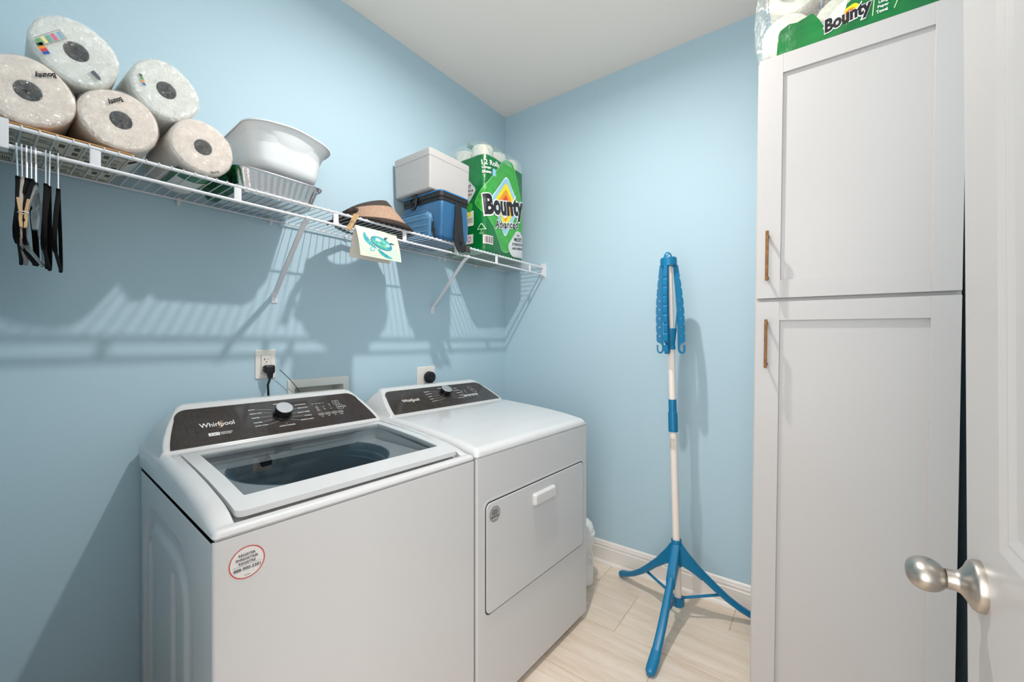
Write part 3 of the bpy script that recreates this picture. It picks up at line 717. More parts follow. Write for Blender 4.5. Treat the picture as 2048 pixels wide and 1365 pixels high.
texts('option_names', [('Heat', (0.477, 0.045), 0.0034, 'CENTER', 0, None), ('Dryness', (0.5015, 0.045), 0.0034, 'CENTER', 0, None), ('Time', (0.526, 0.045), 0.0034, 'CENTER', 0, None), ('Signal', (0.5505, 0.045), 0.0034, 'CENTER', 0, None)] +
    [(q, (0.477 + 0.0245 * i, 0.098 - 0.0068 * j), 0.003, 'CENTER', 0, None) for i in range(2) for j, q in enumerate(('High', 'Med', 'Low', 'Eco'))], fDd, PRINT, dpn)
knob_at(dcon, lambda u, v, w_=0.0: fD0(u, v, w_), 0.368, 0.090, 0.0265, 0.032)
# door with a dark joint round it
ao = -0.7015
def dloop(x0, z0, x1, z1, r): return rrect(x0, z0, x1, z1, r, 5)
ff = lambda u, v, w_: (u, -w_, v)
DD = (0.740 + ao, 0.3455, 1.3735 + ao, 0.7175)
plate('door_joint', [dloop(*DD, 0.022), dloop(DD[0] + .005, DD[1] + .005, DD[2] - .005, DD[3] - .005, 0.018)], 0.0012, ff, mat('joint_shadow', (48, 47, 46), 0.8), dryer, local=True)
dd = obj('dryer_door', MB().loft([[(x, -d_, z) for x, z in dloop(DD[0] + i_, DD[1] + i_, DD[2] - i_, DD[3] - i_, 0.019)] for d_, i_ in ((0.0, .0042), (0.003, .0042), (0.0042, .005), (0.0046, .007))]), APPL, dryer, local=True, smooth=25)
# lip moulding beside the joint
plate('door_surround', [dloop(DD[0] - .007, DD[1] - .007, DD[2] + .007, DD[3] + .007, 0.028), dloop(DD[0] - .001, DD[1] - .001, DD[2] + .001, DD[3] + .001, 0.022)], 0.0024, ff, APPL, dryer, local=True)
ha0, ha1 = 0.994 + ao, 1.137 + ao
rings = []
for d_, i_, dz_ in ((0.004, 0.0, 0), (0.012, 0.001, 0), (0.018, 0.004, 0.001), (0.021, 0.009, 0.003)):
    rings.append([(x, -d_, z) for x, z in rrect(ha0 + i_, 0.632 + i_ * 0.8, ha1 - i_, 0.677 - i_ * 0.8, 0.008, 4)])
obj('door_handle', MB().loft(rings), APPLP, dd, local=True, smooth=60)
sticker(dd, DFm @ Matrix.Translation((0, -0.0046, 0)), 0.783 + ao, 0.672, 0.0255, mat('sticker_dark', (70, 60, 62), 0.4), STKD, mat('sticker_ink_dark', (64, 60, 66), 0.5))
for (x, y) in ((0.05, 0.05), (0.655, 0.05), (0.05, 0.66), (0.655, 0.66)):
    obj('leveling_foot', MB().lathe([(0, 0.0), (0.02, 0.0), (0.02, 0.008), (0.006, 0.012), (0.006, 0.035), (0, 0.035)], Matrix.Translation((x, y, 0)), 16), BLACKP, dryer, local=True)

# ------------------------------------------------------------------ wire shelf along the left wall
ZT, ZL, XF = 1.7045, 1.6615, 0.305
sh = thing('wire_shelf', 'long white wire shelf with hanging rail on the blue wall above the machines', 'shelf', (0.15, -1.07, 1.70))
YA, YB = -2.150, -0.008
obj('front_rail', MB().tube([(XF, YA, ZT), (XF, YB, ZT)], 0.0046, 12), VINYL, sh)
obj('lower_rail', MB().tube([(XF, YA, ZL), (XF, YB, ZL)], 0.0046, 12), VINYL, sh)
obj('rear_rail', MB().tube([(0.012, YA, 1.7085), (0.012, YB, 1.7085)], 0.0030, 10), VINYL, sh)
obj('middle_rail', MB().tube([(0.155, YA, 1.7060), (0.155, YB, 1.7060)], 0.0028, 10), VINYL, sh)
wire_me = None
y = YA + 0.012
while y < YB:
    if wire_me is None:
        wm = MB().tube([(0.009, 0, 1.7115), (0.302, 0, 1.7115), (0.3065, 0, 1.7108), (0.3095, 0, 1.7085), (0.3098, 0, 1.704)], 0.0015, 6)
        wo = obj('wire', wm, VINYL, sh); wire_me = wo.data
    else:
        wo = bpy.data.objects.new('wire', wire_me); C.objects.link(wo); wo.parent = sh; WM[wo] = WM[sh]
    wo.location = (0, y, 0)
    y += 0.02535
for y in (-1.976, -1.680, -1.374, -1.074, -0.772, -0.469, -0.155):
    obj('rail_spacer', MB().tube([(XF, y, ZL), (XF, y, ZT)], 0, 12, sq=(0.019, 0.006, (1, 0, 0), 0.5)), VINYL, sh)
for y, yf in ((-1.475, -1.450), (-0.694, -0.646)):
    b = MB().tube([(0.302, y, 1.656), (0.270, y + (yf - y) * .1, 1.640), (0.012, yf, 1.436), (0.008, yf, 1.424)], 0, 12, sq=(0.017, 0.008, None, 0.4))
    br = obj('support_brace', b, VINYL, sh)
    obj('brace_foot', MB().add([], []).box(0.0, yf - 0.011, 1.396, 0.004, yf + 0.011, 1.436, 0.002, 2).box(0.0, yf - 0.007, 1.424, 0.013, yf + 0.007, 1.440, 0.002, 1), VINYL, br)
    obj('screw', MB().lathe([(0, 0.0062), (0.0025, 0.006), (0.0032, 0.0045), (0.0032, 0.003), (0, 0.003)], Matrix.Translation((0, yf, 1.408)) @ Matrix.Rotation(PI / 2, 4, 'Y'), 12), CHROME, br)
    obj('brace_hook', MB().tube([(XF - 0.010, y, ZL - 0.006), (XF, y, ZL - 0.0075), (XF + 0.007, y, ZL - 0.002), (XF + 0.006, y, ZL + 0.005)], 0, 8, sq=(0.016, 0.003, None, 0.4)), VINYL, br)
for y in (-1.744, -1.464, -1.156, -0.600, -0.560, -0.300):
    obj('wall_clip', MB().box(0.0, y - 0.006, 1.700, 0.014, y + 0.006, 1.716, 0.002, 2).box(0.0, y - 0.004, 1.690, 0.005, y + 0.004, 1.704, 0.0015, 1), VINYL, sh)
cl = obj('wire_clip', MB().tube([(0.004, -1.428, 1.722), (0.010, -1.428, 1.716), (0.012, -1.428, 1.704), (0.008, -1.428, 1.694), (0.004, -1.426, 1.690), (0.006, -1.423, 1.697), (0.011, -1.421, 1.704)], 0.0016, 8), CHROME, sh)
cl['label'] = 'bare metal wall clip'
obj('end_bracket', MB().box(XF - 0.016, -0.016, 1.652, XF + 0.012, -0.0005, 1.722, 0.002, 2).box(XF - 0.020, -0.004, 1.640, XF + 0.016, 0.0, 1.733, 0.0015, 1), VINYL, sh)
obj('end_bracket', MB().box(XF - 0.020, -2.155, 1.652, XF + 0.0135, -2.105, 1.7145, 0.002, 2), VINYL, sh)

# flattened carton under the rolls
KRAFT = mat('kraft_card', (196, 150, 96), 0.9); CREAM = mat('printed_card_cream', (206, 200, 182), 0.85); INKG = mat('carton_ink', (92, 90, 88), 0.8)
t = thing('flat_carton', 'flattened brown carton with cream printed underside lying under the paper rolls', 'carton', (0.16, -2.02, 1.713))
obj('cardboard', MB().box(0.012, -2.140, 1.7132, 0.298, -1.905, 1.7172, 0.0012, 1), KRAFT, t)
ci = obj('printed_sheet', MB().box(0.011, -2.140, 1.71295, 0.296, -1.907, 1.7136), CREAM, t)
rnd = random.Random(3); mb = MB(); mb2 = MB()
for iy in range(9):
    for ix in range(7):
        y0_, x0_ = -2.134 + iy * 0.0252, 0.018 + ix * 0.0398
        kind = rnd.choice('ltthb')
        if kind == 'b': mb2.box(x0_ + 0.004, y0_ + 0.006, 1.71285, x0_ + 0.030, y0_ + 0.016, 1.713)
        else:
            nl = rnd.randint(3, 6)
            for q in range(nl):
                ln = rnd.uniform(0.55, 1) * 0.034
                if kind == 'h': mb.box(x0_, y0_ + q * 0.0036, 1.71285, x0_ + ln, y0_ + q * 0.0036 + 0.002, 1.713)
                else: mb.box(x0_ + q * 0.0052, y0_, 1.71285, x0_ + q * 0.0052 + 0.0026, y0_ + ln * 0.62, 1.713)
o = obj('carton_print', mb, INKG, ci, smooth=0); o['kind'] = 'stuff'
o = obj('carton_print_block', mb2, INKG, ci, smooth=0); o['kind'] = 'stuff'

# ------------------------------------------------------------------ paper towel rolls
def towel_roll(label, y, z, yaw=0.0, pap=PAPER, x1=0.301, ln=0.255, R=0.0737, seed=0, rotx=0.0):
    M = Matrix.Translation((x1, y, z)) @ Matrix.Rotation(yaw, 4, 'Z') @ Matrix.Rotation(PI / 2, 4, 'Y') @ Matrix.Rotation(rotx, 4, 'Z')
    t = thing('paper_towel_roll', label, 'paper towel roll', M=Matrix.Translation((x1 - ln / 2, y, z - R)), group='wrapped paper towel rolls piled on the wire shelf')
    n = 56
    def sec(r, h, j, amp):
        a = 2 * PI * j / n
        q = 1 + 0.018 * math.cos(2 * a + seed) + 0.012 * math.cos(3 * a + seed * 2.3) + 0.010 * math.cos(4 * a + seed)
        rr = r * (q if r > 0.04 else 1) + (nz(math.cos(a) * 2 + seed, math.sin(a) * 2, h * 14, 1.4) * amp)
        return (M @ Vector((rr * math.cos(a), rr * math.sin(a), h)))[:]
    prof = [(0.0208, -0.20), (0.0208, -0.004), (0.0212, -0.001), (0.024, 0.0), (0.045, 0.0006), (R - 0.009, 0.0), (R - 0.0045, -0.0016), (R - 0.001, -0.007), (R, -0.016), (R, -ln + 0.012), (R - 0.006, -ln), (0.03, -ln)]
    obj('paper_roll', MB().loft([[sec(r, h, j, 0.0) for j in range(n)] for r, h in prof], cap=False), pap, t, smooth=60)
    obj('cardboard_core', MB().lathe([(0.0, -0.06), (0.0199, -0.055), (0.0199, -0.002), (0.0209, -0.001), (0.0209, -0.06)], M, 32), CORE, t)
    R2 = R + 0.0012
    prof = [(0.0006, 0.0012), (0.006, 0.0008), (0.012, 0.0008), (0.018, 0.0014)] + [(0.022 + 0.0028 * q, 0.0030) for q in range(12)] + [(0.057, 0.0030), (0.061, 0.0028), (R2 - 0.007, 0.0018), (R2 - 0.002, -0.002), (R2, -0.009), (R2 + 0.0004, -0.03), (R2 + 0.0004, -0.06), (R2 + 0.0004, -0.09), (R2 + 0.0004, -0.16), (R2, -ln + 0.01), (R2 - 0.01, -ln - 0.002)]
    rings = []; nw = 84
    for r, h in prof:
        ring = []
        for j in range(nw):
            a = 2 * PI * j / nw; cx_, cy_ = r * math.cos(a), r * math.sin(a)
            # creases run roughly one way across the face
            c1_ = abs(nz(cx_ * 38 + seed, cy_ * 130 + seed * 3, h * 9)) + 0.6 * abs(nz(cx_ * 150 - seed, cy_ * 80, 2 + h * 20))
            p = Vector(sec(r, h + (0.0052 * (0.34 - c1_) if h > -0.001 else 0.0), j * n / nw, 0.0026 if r > 0.06 else 0))
            ring.append(p[:])
        rings.append(ring)
    fo = obj('wrap_film', MB().loft(rings, cap=False), WRAPF, t, smooth=28)
    fo['label'] = 'clear crinkled plastic wrap'
    return t, M
RC = [(-2.0785, 1.7925), (-1.9305, 1.7925), (-1.7640, 1.7885)]
r1, M1 = towel_roll('wrapped paper towel roll at the far left end, bottom row on the shelf', *RC[0], seed=1)
r2, M2 = towel_roll('wrapped paper towel roll in the middle of the bottom row on the shelf', *RC[1], seed=2.2)
r3, M3 = towel_roll('wrapped paper towel roll with green sleeve, bottom row beside the foil tray', *RC[2], seed=4.1, x1=0.304)
r4, M4 = towel_roll('upper wrapped paper towel roll printed with a coloured strip, nearest the doorway', -2.0060, 1.9180, seed=5.3, pap=PAPER2, yaw=-0.03)
r5, M5 = towel_roll('smaller upper wrapped paper towel roll above the green-sleeved one', -1.8430, 1.9090, seed=6.2, pap=PAPER2, yaw=0.04)
face = lambda u, v: Vector((0.3055, u, v))
inkf = mat('wrap_black_print', (24, 22, 24), 0.3)
text('wrap_lettering', 'Bounty', lambda u, v: Vector((0.3056, u, v)), inkf, r1, at=(-2.0540, 1.8375), width=0.036, height=0.0140, bold=0.04, shear=0.2, rot=PI + 0.48)
text('wrap_lettering', 'Bounty', lambda u, v: Vector((0.3056, u, v)), inkf, r2, at=(-1.9420, 1.8340), width=0.033, height=0.0140, bold=0.04, shear=0.2, rot=PI + 0.7)
text('wrap_lettering', 'Bounty', lambda u, v: Vector((0.3096, u, v)), inkf, r3, at=(-1.7370, 1.7265), width=0.022, height=0.0085, bold=0.02, shear=0.2, rot=0.5)
def quad(p, n=None): return [p]
fx = lambda x: (lambda u, v: Vector((x, u, v)))
sw = [((96, 168, 96), 0.0), ((226, 220, 150), .2), ((110, 168, 150), .38), ((206, 110, 140), .56), ((130, 172, 196), .80)]
a0, a1, b1_, b0_ = (-2.0715, 1.909), (-2.0330, 1.951), (-2.0220, 1.936), (-2.0610, 1.896)
def bil(s, t_): return (a0[0] * (1 - s) * (1 - t_) + a1[0] * s * (1 - t_) + b1_[0] * s * t_ + b0_[0] * (1 - s) * t_, a0[1] * (1 - s) * (1 - t_) + a1[1] * s * (1 - t_) + b1_[1] * s * t_ + b0_[1] * (1 - s) * t_)
for c_, s_ in sw:
    decal('print_patch', [[bil(s_ + .02, .15), bil(s_ + .15, .15), bil(s_ + .15, .88), bil(s_ + .02, .88)]], fx(0.3066), mat('patch_%d_%d' % (c_[0], c_[1]), c_, 0.4), r4)
decals('print_frame', [[[bil(0, 0), bil(1, 0), bil(1, .04), bil(0, .04)]], [[bil(0, .96), bil(1, .96), bil(1, 1), bil(0, 1)]], [[bil(.98, 0), bil(1, 0), bil(1, 1), bil(.98, 1)]]], fx(0.3067), LED, r4)
for i, c_ in enumerate(((20, 70, 40), (236, 140, 30), (210, 60, 80), (30, 90, 170))):
    yy, zz = -2.0680 + i * 0.0030, 1.8990 - i * 0.0046
    decal('print_patch', [[(yy, zz), (yy + 0.0095, zz + 0.008), (yy + 0.0125, zz + 0.003), (yy + 0.003, zz - 0.0046)]], fx(0.3066), mat('patch_%d_%d' % (c_[0], c_[1]), c_, 0.4), r4)
decal('print_tag', [[(-1.9845, 1.8805), (-1.9785, 1.8875), (-1.9680, 1.8770), (-1.9665, 1.8700), (-1.9715, 1.8690)]], fx(0.3066), mat('tag_grey', (86, 90, 98), 0.4), r4)
for i, c_ in enumerate(((40, 50, 60), (60, 150, 80), (226, 140, 60), (60, 110, 160))):
    yy, zz = -1.9000 + i * 0.0022, 1.9220 - i * 0.0065
    decal('print_patch', [[(yy, zz), (yy + 0.006, zz + 0.001), (yy + 0.009, zz - 0.0045), (yy + 0.003, zz - 0.0055)]], fx(0.3066), mat('patch_%d_%d' % (c_[0], c_[1]), c_, 0.4), r5)
# printed green sleeve of the third roll, on its underside and far side
def arc_band(M, R, a0, a1, h0, h1, m, name, parent, seed=0):
    us = fr(a0, a1, 0.06); vs = fr(h0, h1, 0.012)
    def f(u, v):
        rr = R + 0.0016 * nz(math.cos(u) * 3 + seed, math.sin(u) * 3, v * 25)
        return (M @ Vector((rr * math.cos(u), rr * math.sin(u), v)))[:]
    return obj(name, MB().grid(us, vs, f), m, parent, smooth=180)
# local frame of a roll: local x -> -z (down), local y -> y
def rollang(dy, dz): return math.atan2(dy, -dz)
sl = arc_band(M3, 0.0778, rollang(-0.6, -0.75), rollang(1, 0.05), -0.215, -0.030, GREEN, 'green_sleeve', r3, 3)
arc_band(M3, 0.0786, rollang(-0.5, -0.9), rollang(0.35, -0.9), -0.215, -0.085, mat('sleeve_white', (226, 228, 222), 0.35), 'sleeve_white_panel', sl, 3)
def armap(M, R): return lambda u, v: M @ Vector((R * math.cos(u / R), R * math.sin(u / R), v))
text('sleeve_lettering', 'Bounty', armap(M3, 0.0794), BLACKI, sl, at=(0.0794 * rollang(0.45, -0.85), -0.07), width=0.040, height=0.016, bold=0.03, shear=0.2, rot=PI / 2, cu=(), cv=())
decal('sleeve_patch', [rrect(0.0794 * rollang(0.45, -0.85) - 0.012, -0.105, 0.0794 * rollang(0.45, -0.85) + 0.012, -0.092, 0.003, 3)], armap(M3, 0.0794), YEL, sl)
arc_band(M2, 0.0778, rollang(0.1, -1), rollang(0.75, -0.6), -0.235, -0.10, mat('sleeve_white', (226, 228, 222), 0.35), 'sleeve_white_panel', r2, 5)
mb = MB().grid(fr(-1.700, -1.652, 0.004), fr(0.05, 0.255, 0.01), lambda u, v: (v, u, 1.7165 + 0.050 * max(0, (-1.676 - u) / 0.024) ** 1.3 + 0.0022 * math.sin(u * 900) + 0.002 * nz(u * 40, v * 40, 0)))
obj('loose_sleeve_end', mb, mat('green_film_loose', (16, 104, 62), 0.25, bump=(60, 0.8, 0.004), stretch=(1, 8, 1)), r3, smooth=180)

# ------------------------------------------------------------------ foil tray and dish tub
FOIL = mat('aluminium_foil', (226, 226, 228), 0.22, metal=1, bump=(140, 0.35, 0.002))
t = thing('foil_tray', 'deep disposable aluminium foil tray holding the white dish tub', 'tray', (0.15, -1.54, 1.7135))
def foil_ring(x0, y0, x1, y1, r, z, amp, nseg=240):
    base = rrect(x0, y0, x1, y1, r, 8); P = [Vector((p[0], p[1], 0)) for p in base]; L_ = [0]
    for i in range(len(P)): L_.append(L_[-1] + (P[(i + 1) % len(P)] - P[i]).length)
    out = []
    cx, cy = (x0 + x1) / 2, (y0 + y1) / 2
    for k_ in range(nseg):
        s_ = L_[-1] * k_ / nseg; i = max(j for j in range(len(P)) if L_[j] <= s_ + 1e-9); f = (s_ - L_[i]) / max(L_[i + 1] - L_[i], 1e-9)
        p = P[i].lerp(P[(i + 1) % len(P)], f); d = Vector((cx - p.x, cy - p.y, 0)).normalized()
        q = p + d * amp * (0.5 + 0.5 * math.cos(2 * PI * k_ / 5.0)); out.append((q.x, q.y, z))
    return out
rings = [foil_ring(0.052, -1.652, 0.243, -1.432, 0.03, 1.7135, 0.0), foil_ring(0.045, -1.659, 0.250, -1.425, 0.034, 1.7142, 0.0012), foil_ring(0.043, -1.661, 0.252, -1.422, 0.035, 1.722, 0.0022),
    foil_ring(0.027, -1.671, 0.268, -1.405, 0.042, 1.772, 0.0022), foil_ring(0.025, -1.673, 0.270, -1.402, 0.043, 1.781, 0.0004)]
wal = obj('ribbed_wall', MB().loft(rings, cap=False).add(rings[0], [tuple(range(240))]), FOIL, t, smooth=50)
rim = [(x, y, z) for x, y, z in foil_ring(0.018, -1.681, 0.278, -1.394, 0.048, 1.7835, 0.0, 120)]
obj('rolled_rim', MB().loft([foil_ring(0.025, -1.673, 0.270, -1.402, 0.043, 1.781, 0, 120), foil_ring(0.023, -1.675, 0.272, -1.400, 0.045, 1.786, 0, 120), foil_ring(0.017, -1.682, 0.279, -1.393, 0.05, 1.7858, 0, 120), foil_ring(0.015, -1.684, 0.281, -1.391, 0.05, 1.7835, 0, 120), foil_ring(0.017, -1.682, 0.279, -1.393, 0.05, 1.7815, 0, 120)], cap=False), FOIL, t)

TUB = mat('white_tub_plastic', (224, 227, 229), 0.32)
TM_ = Matrix.Translation((0.15, -1.51, 1.80)) @ Matrix.Translation((0.004, 0.000, 0.004)) @ Matrix.Rotation(math.radians(-2.0), 4, 'X') @ Matrix.Rotation(math.radians(-4), 4, 'Y') @ Matrix.Translation((-0.15, 1.51, -1.80))
t = thing('dish_tub', 'white plastic dish tub with flared wavy rim sitting in the foil tray', 'tub', M=Matrix.Translation((0.15, -1.51, 1.79)))
def tub_ring(x0, y0, x1, y1, r, z, wave=0.0):
    out = []
    for x, y in rrect(x0, y0, x1, y1, r, 10):
        out.append((x, y))
    # resample for smooth waves
    P = [Vector((p[0], p[1])) for p in out]; res = []
    L_ = [0]
    for i in range(len(P)): L_.append(L_[-1] + (P[(i + 1) % len(P)] - P[i]).length)
    for k_ in range(160):
        s_ = L_[-1] * k_ / 160; i = max(j for j in range(len(P)) if L_[j] <= s_ + 1e-9); f = (s_ - L_[i]) / max(L_[i + 1] - L_[i], 1e-9)
        p = P[i].lerp(P[(i + 1) % len(P)], f)
        ym = (p.y - (y0 + y1) / 2) / ((y1 - y0) / 2)
        q = TM_ @ Vector((p.x, p.y, z + wave * math.cos(ym * PI * 1.15)))
        res.append(q[:])
    return res
rings = [tub_ring(0.085, -1.580, 0.225, -1.440, 0.03, 1.7925), tub_ring(0.068, -1.600, 0.246, -1.418, 0.04, 1.7945), tub_ring(0.058, -1.612, 0.258, -1.408, 0.05, 1.803), tub_ring(0.050, -1.620, 0.265, -1.402, 0.055, 1.820),
    tub_ring(0.040, -1.628, 0.275, -1.394, 0.06, 1.872, -0.006), tub_ring(0.036, -1.630, 0.279, -1.391, 0.06, 1.884, -0.010), tub_ring(0.026, -1.637, 0.290, -1.385, 0.062, 1.898, 0.000), tub_ring(0.018, -1.642, 0.298, -1.380, 0.064, 1.918, 0.006),
    tub_ring(0.010, -1.650, 0.306, -1.374, 0.066, 1.925, 0.007), tub_ring(0.006, -1.654, 0.310, -1.371, 0.068, 1.924, 0.007), tub_ring(0.006, -1.654, 0.310, -1.371, 0.068, 1.920, 0.007)]
inn = [tub_ring(0.010, -1.650, 0.306, -1.374, 0.066, 1.9235, 0.007), tub_ring(0.022, -1.640, 0.294, -1.383, 0.062, 1.915, 0.006), tub_ring(0.046, -1.624, 0.269, -1.398, 0.058, 1.86), tub_ring(0.060, -1.61, 0.255, -1.41, 0.05, 1.808), tub_ring(0.085, -1.58, 0.225, -1.44, 0.03, 1.7965)]
m_ = MB().loft(rings, cap=False); m_.add(rings[0], [tuple(range(160))]); obj('tub_shell', m_, TUB, t, smooth=60)
m_ = MB().loft(inn, cap=False); m_.add(inn[-1], [tuple(range(160))]); obj('tub_inside', m_, TUB, t, smooth=60)

# ------------------------------------------------------------------ sun visor
STRAWD = mat('straw_black', (34, 28, 26), 0.8, bump=(300, 0.8, 0.003), var=(220, (74, 60, 50)))
STRAWT = mat('straw_tan', (186, 156, 132), 0.8, bump=(300, 0.8, 0.003), var=(300, (140, 108, 88)))
STRAWB = mat('straw_brown_edge', (74, 58, 48), 0.8, bump=(300, 0.8, 0.003), var=(240, (48, 38, 34)))
t = thing('straw_sun_visor', 'black and tan woven straw sun visor lying on the shelf', 'hat', (0.17, -1.13, 1.7135))
VC = (0.150, -1.140)
def vis(a, k_):
    """a: angle from +x; k 0 inner .. 1 outer of the brim cone"""
    rx = 0.060 + 0.140 * k_; ry = 0.085 + 0.085 * k_
    z = 1.834 - 0.126 * k_ ** 1.1 + 0.020 * math.cos(a - 0.9) * (1 - k_) - 0.028 * (1 - k_) * (0.5 - 0.5 * math.sin(a)) 
    return (VC[0] + rx * math.cos(a), VC[1] + ry * math.sin(a), max(z, 1.7155))
us = fr(-1.75, 1.65, 0.05)
obj('brim', MB().grid(us, fr(0.26, 0.90, 0.04), vis), STRAWT, t, smooth=180)
obj('crown_band', MB().grid(us, fr(0.0, 0.26, 0.04), vis), STRAWD, t, smooth=180)
obj('brim_underside', MB().grid(us, fr(0.0, 0.95, 0.1), lambda a, k_: (vis(a, k_)[0] - 0.002, vis(a, k_)[1], vis(a, k_)[2] - 0.002)), STRAWD, t, smooth=180)
plate('brim_underlay', [circ(0.228, -1.142, 0.108, 0.165, 44)], 0.002, lambda u, v, w_: (u, v, 1.7148 + w_), STRAWD, t)
obj('brim_edging', MB().tube([vis(a, 0.93) for a in us], 0, 10, sq=(0.004, 0.017, None, 0.8)), STRAWB, t, smooth=60)
obj('head_strap', MB().tube([(0.24, -1.315, 1.722), (0.272, -1.300, 1.735), (0.268, -1.275, 1.752), (0.235, -1.255, 1.764), (0.19, -1.235, 1.77)], 0, 10, sq=(0.010, 0.022, (0, 0, 1), 0.7)).tube([(0.272, -1.303, 1.734), (0.283, -1.290, 1.741), (0.270, -1.272, 1.748)], [0.010, 0.013, 0.009], 10), STRAWD, t)
obj('lying_strap', MB().tube([(0.060, -1.10, 1.7165), (0.052, -1.17, 1.7165), (0.085, -1.235, 1.7165), (0.15, -1.290, 1.7165), (0.22, -1.325, 1.7165), (0.285, -1.335, 1.7165)], 0, 8, sq=(0.024, 0.004, (0, 0, 1), 0.5)), BLACKP, t)

# ------------------------------------------------------------------ cooler bag and styrofoam box
BAGB = mat('bag_blue', (20, 86, 130), 0.42, bump=(240, 0.2, 0.0015), sheen=0.2)
BAGL = mat('bag_light_blue', (84, 128, 160), 0.40, bump=(200, 0.2, 0.0015), var=(14, (60, 112, 152)))
BAGK = mat('bag_black_webbing', (24, 23, 25), 0.6, bump=(500, 0.5, 0.001))
t = thing('cooler_bag', 'blue insulated lunch cooler bag with black trim under the foam box', 'bag', (0.19, -0.795, 1.7135))
bx0, bx1, by0, by1 = 0.055, 0.322, -0.886, -0.702
rings = []
for z, ins in ((1.7135, 0.012), (1.717, 0.004), (1.730, 0.0), (1.80, -0.003), (1.868, 0.0), (1.890, 0.003)):
    rings.append([(x + 0.002 * nz(x * 30, y * 30, z * 20), y + 0.002 * nz(y * 30, x * 30, z * 20), z) for x, y in rrect(bx0 + ins, by0 + ins, bx1 - ins, by1 - ins, 0.022, 6)])
bag = obj('bag_body', MB().loft(rings), BAGB, t, smooth=60)
rings = [[(x, y, z) for x, y in rrect(bx0 + i_, by0 + i_, bx1 - i_, by1 - i_, 0.022, 6)] for z, i_ in ((1.886, 0.004), (1.887, 0.0), (1.902, -0.001), (1.903, 0.002))]
obj('lower_trim', MB().loft(rings), BAGK, t)
rings = [[(x, y, z) for x, y in rrect(bx0 + i_, by0 + i_, bx1 - i_, by1 - i_, 0.022, 6)] for z, i_ in ((1.903, 0.0), (1.904, -0.003), (1.926, -0.003), (1.930, 0.0), (1.936, 0.006), (1.939, 0.02))]
lidb = obj('lid', MB().loft(rings), BAGK, t, smooth=60)
obj('lid_piping', MB().tube([(x, y, 1.928) for x, y in rrect(bx0 - 0.003, by0 - 0.003, bx1 + 0.003, by1 + 0.003, 0.024, 6)], 0.0022, 8, closed=True), mat('piping_blue', (40, 140, 210), 0.4), lidb)
# quilted pocket on the long side
rings = []
for d_, i_ in ((0.0, 0.0), (0.010, 0.001), (0.017, 0.006), (0.019, 0.014)):
    rings.append([(x, by0 + 0.001 - d_, z) for x, z in rrect(0.045 + i_, 1.7165 + i_, 0.268 - i_, 1.842 - i_, [0.012, 0.016, 0.032, 0.012], 6)])
pk = obj('pocket', MB().loft(rings), BAGL, t, smooth=60)
for zz in (1.752, 1.781, 1.812):
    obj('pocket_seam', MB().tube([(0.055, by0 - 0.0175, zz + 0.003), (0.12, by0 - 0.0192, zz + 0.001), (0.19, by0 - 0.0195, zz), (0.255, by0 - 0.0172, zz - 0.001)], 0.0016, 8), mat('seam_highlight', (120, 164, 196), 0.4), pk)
obj('pocket_zip', MB().tube([(x, by0 - 0.006, z) for x, z in [(0.05, 1.846), (0.15, 1.847), (0.235, 1.845), (0.262, 1.830), (0.270, 1.80), (0.271, 1.722)]], 0.0035, 8), BAGL, pk)
obj('zip_pull', MB().tube([(0.276, by0 - 0.008, 1.792), (0.277, by0 - 0.010, 1.750)], 0, 8, sq=(0.004, 0.007, (1, 0, 0), 0.5)), BAGK, pk)
obj('side_trim', MB().box(0.268, by0 - 0.007, 1.716, 0.284, by0 + 0.002, 1.765, 0.002, 1), BAGK, t)
# side release buckle
bk = obj('buckle', MB().tube([(0.130, by0 - 0.010, 1.916), (0.172, by0 - 0.010, 1.918), (0.168, by0 - 0.013, 1.880), (0.158, by0 - 0.013, 1.868), (0.142, by0 - 0.013, 1.868), (0.131, by0 - 0.013, 1.880)], 0.0050, 8, closed=True), BLACKP, t)
obj('buckle_strap', MB().box(0.136, by0 - 0.011, 1.895, 0.166, by0 - 0.003, 1.937, 0.002, 1), BAGK, t)
# hanging webbing strap on the end face
obj('strap_anchor', MB().box(bx1 - 0.001, -0.797, 1.868, bx1 + 0.006, -0.765, 1.893, 0.002, 1), BAGK, t)
obj('strap', MB().tube([(bx1 + 0.006, -0.786, 1.884), (bx1 + 0.010, -0.790, 1.84), (bx1 + 0.010, -0.797, 1.78), (bx1 + 0.013, -0.803, 1.730), (bx1 + 0.016, -0.800, 1.694), (bx1 + 0.020, -0.790, 1.677), (bx1 + 0.026, -0.775, 1.678), (bx1 + 0.022, -0.760, 1.694), (bx1 + 0.012, -0.752, 1.712)], 0, 8, sq=(0.036, 0.0035, (1, 0.1, 0), 0.4)), BAGK, t, smooth=50)
obj('strap', MB().tube([(bx1 + 0.003, -0.776, 1.884), (bx1 + 0.004, -0.768, 1.83), (bx1 + 0.005, -0.764, 1.76), (bx1 + 0.008, -0.760, 1.710), (bx1 + 0.018, -0.748, 1.684), (bx1 + 0.030, -0.728, 1.686)], 0, 8, sq=(0.036, 0.0035, (1, 0.1, 0), 0.4)), BAGK, t, smooth=50)

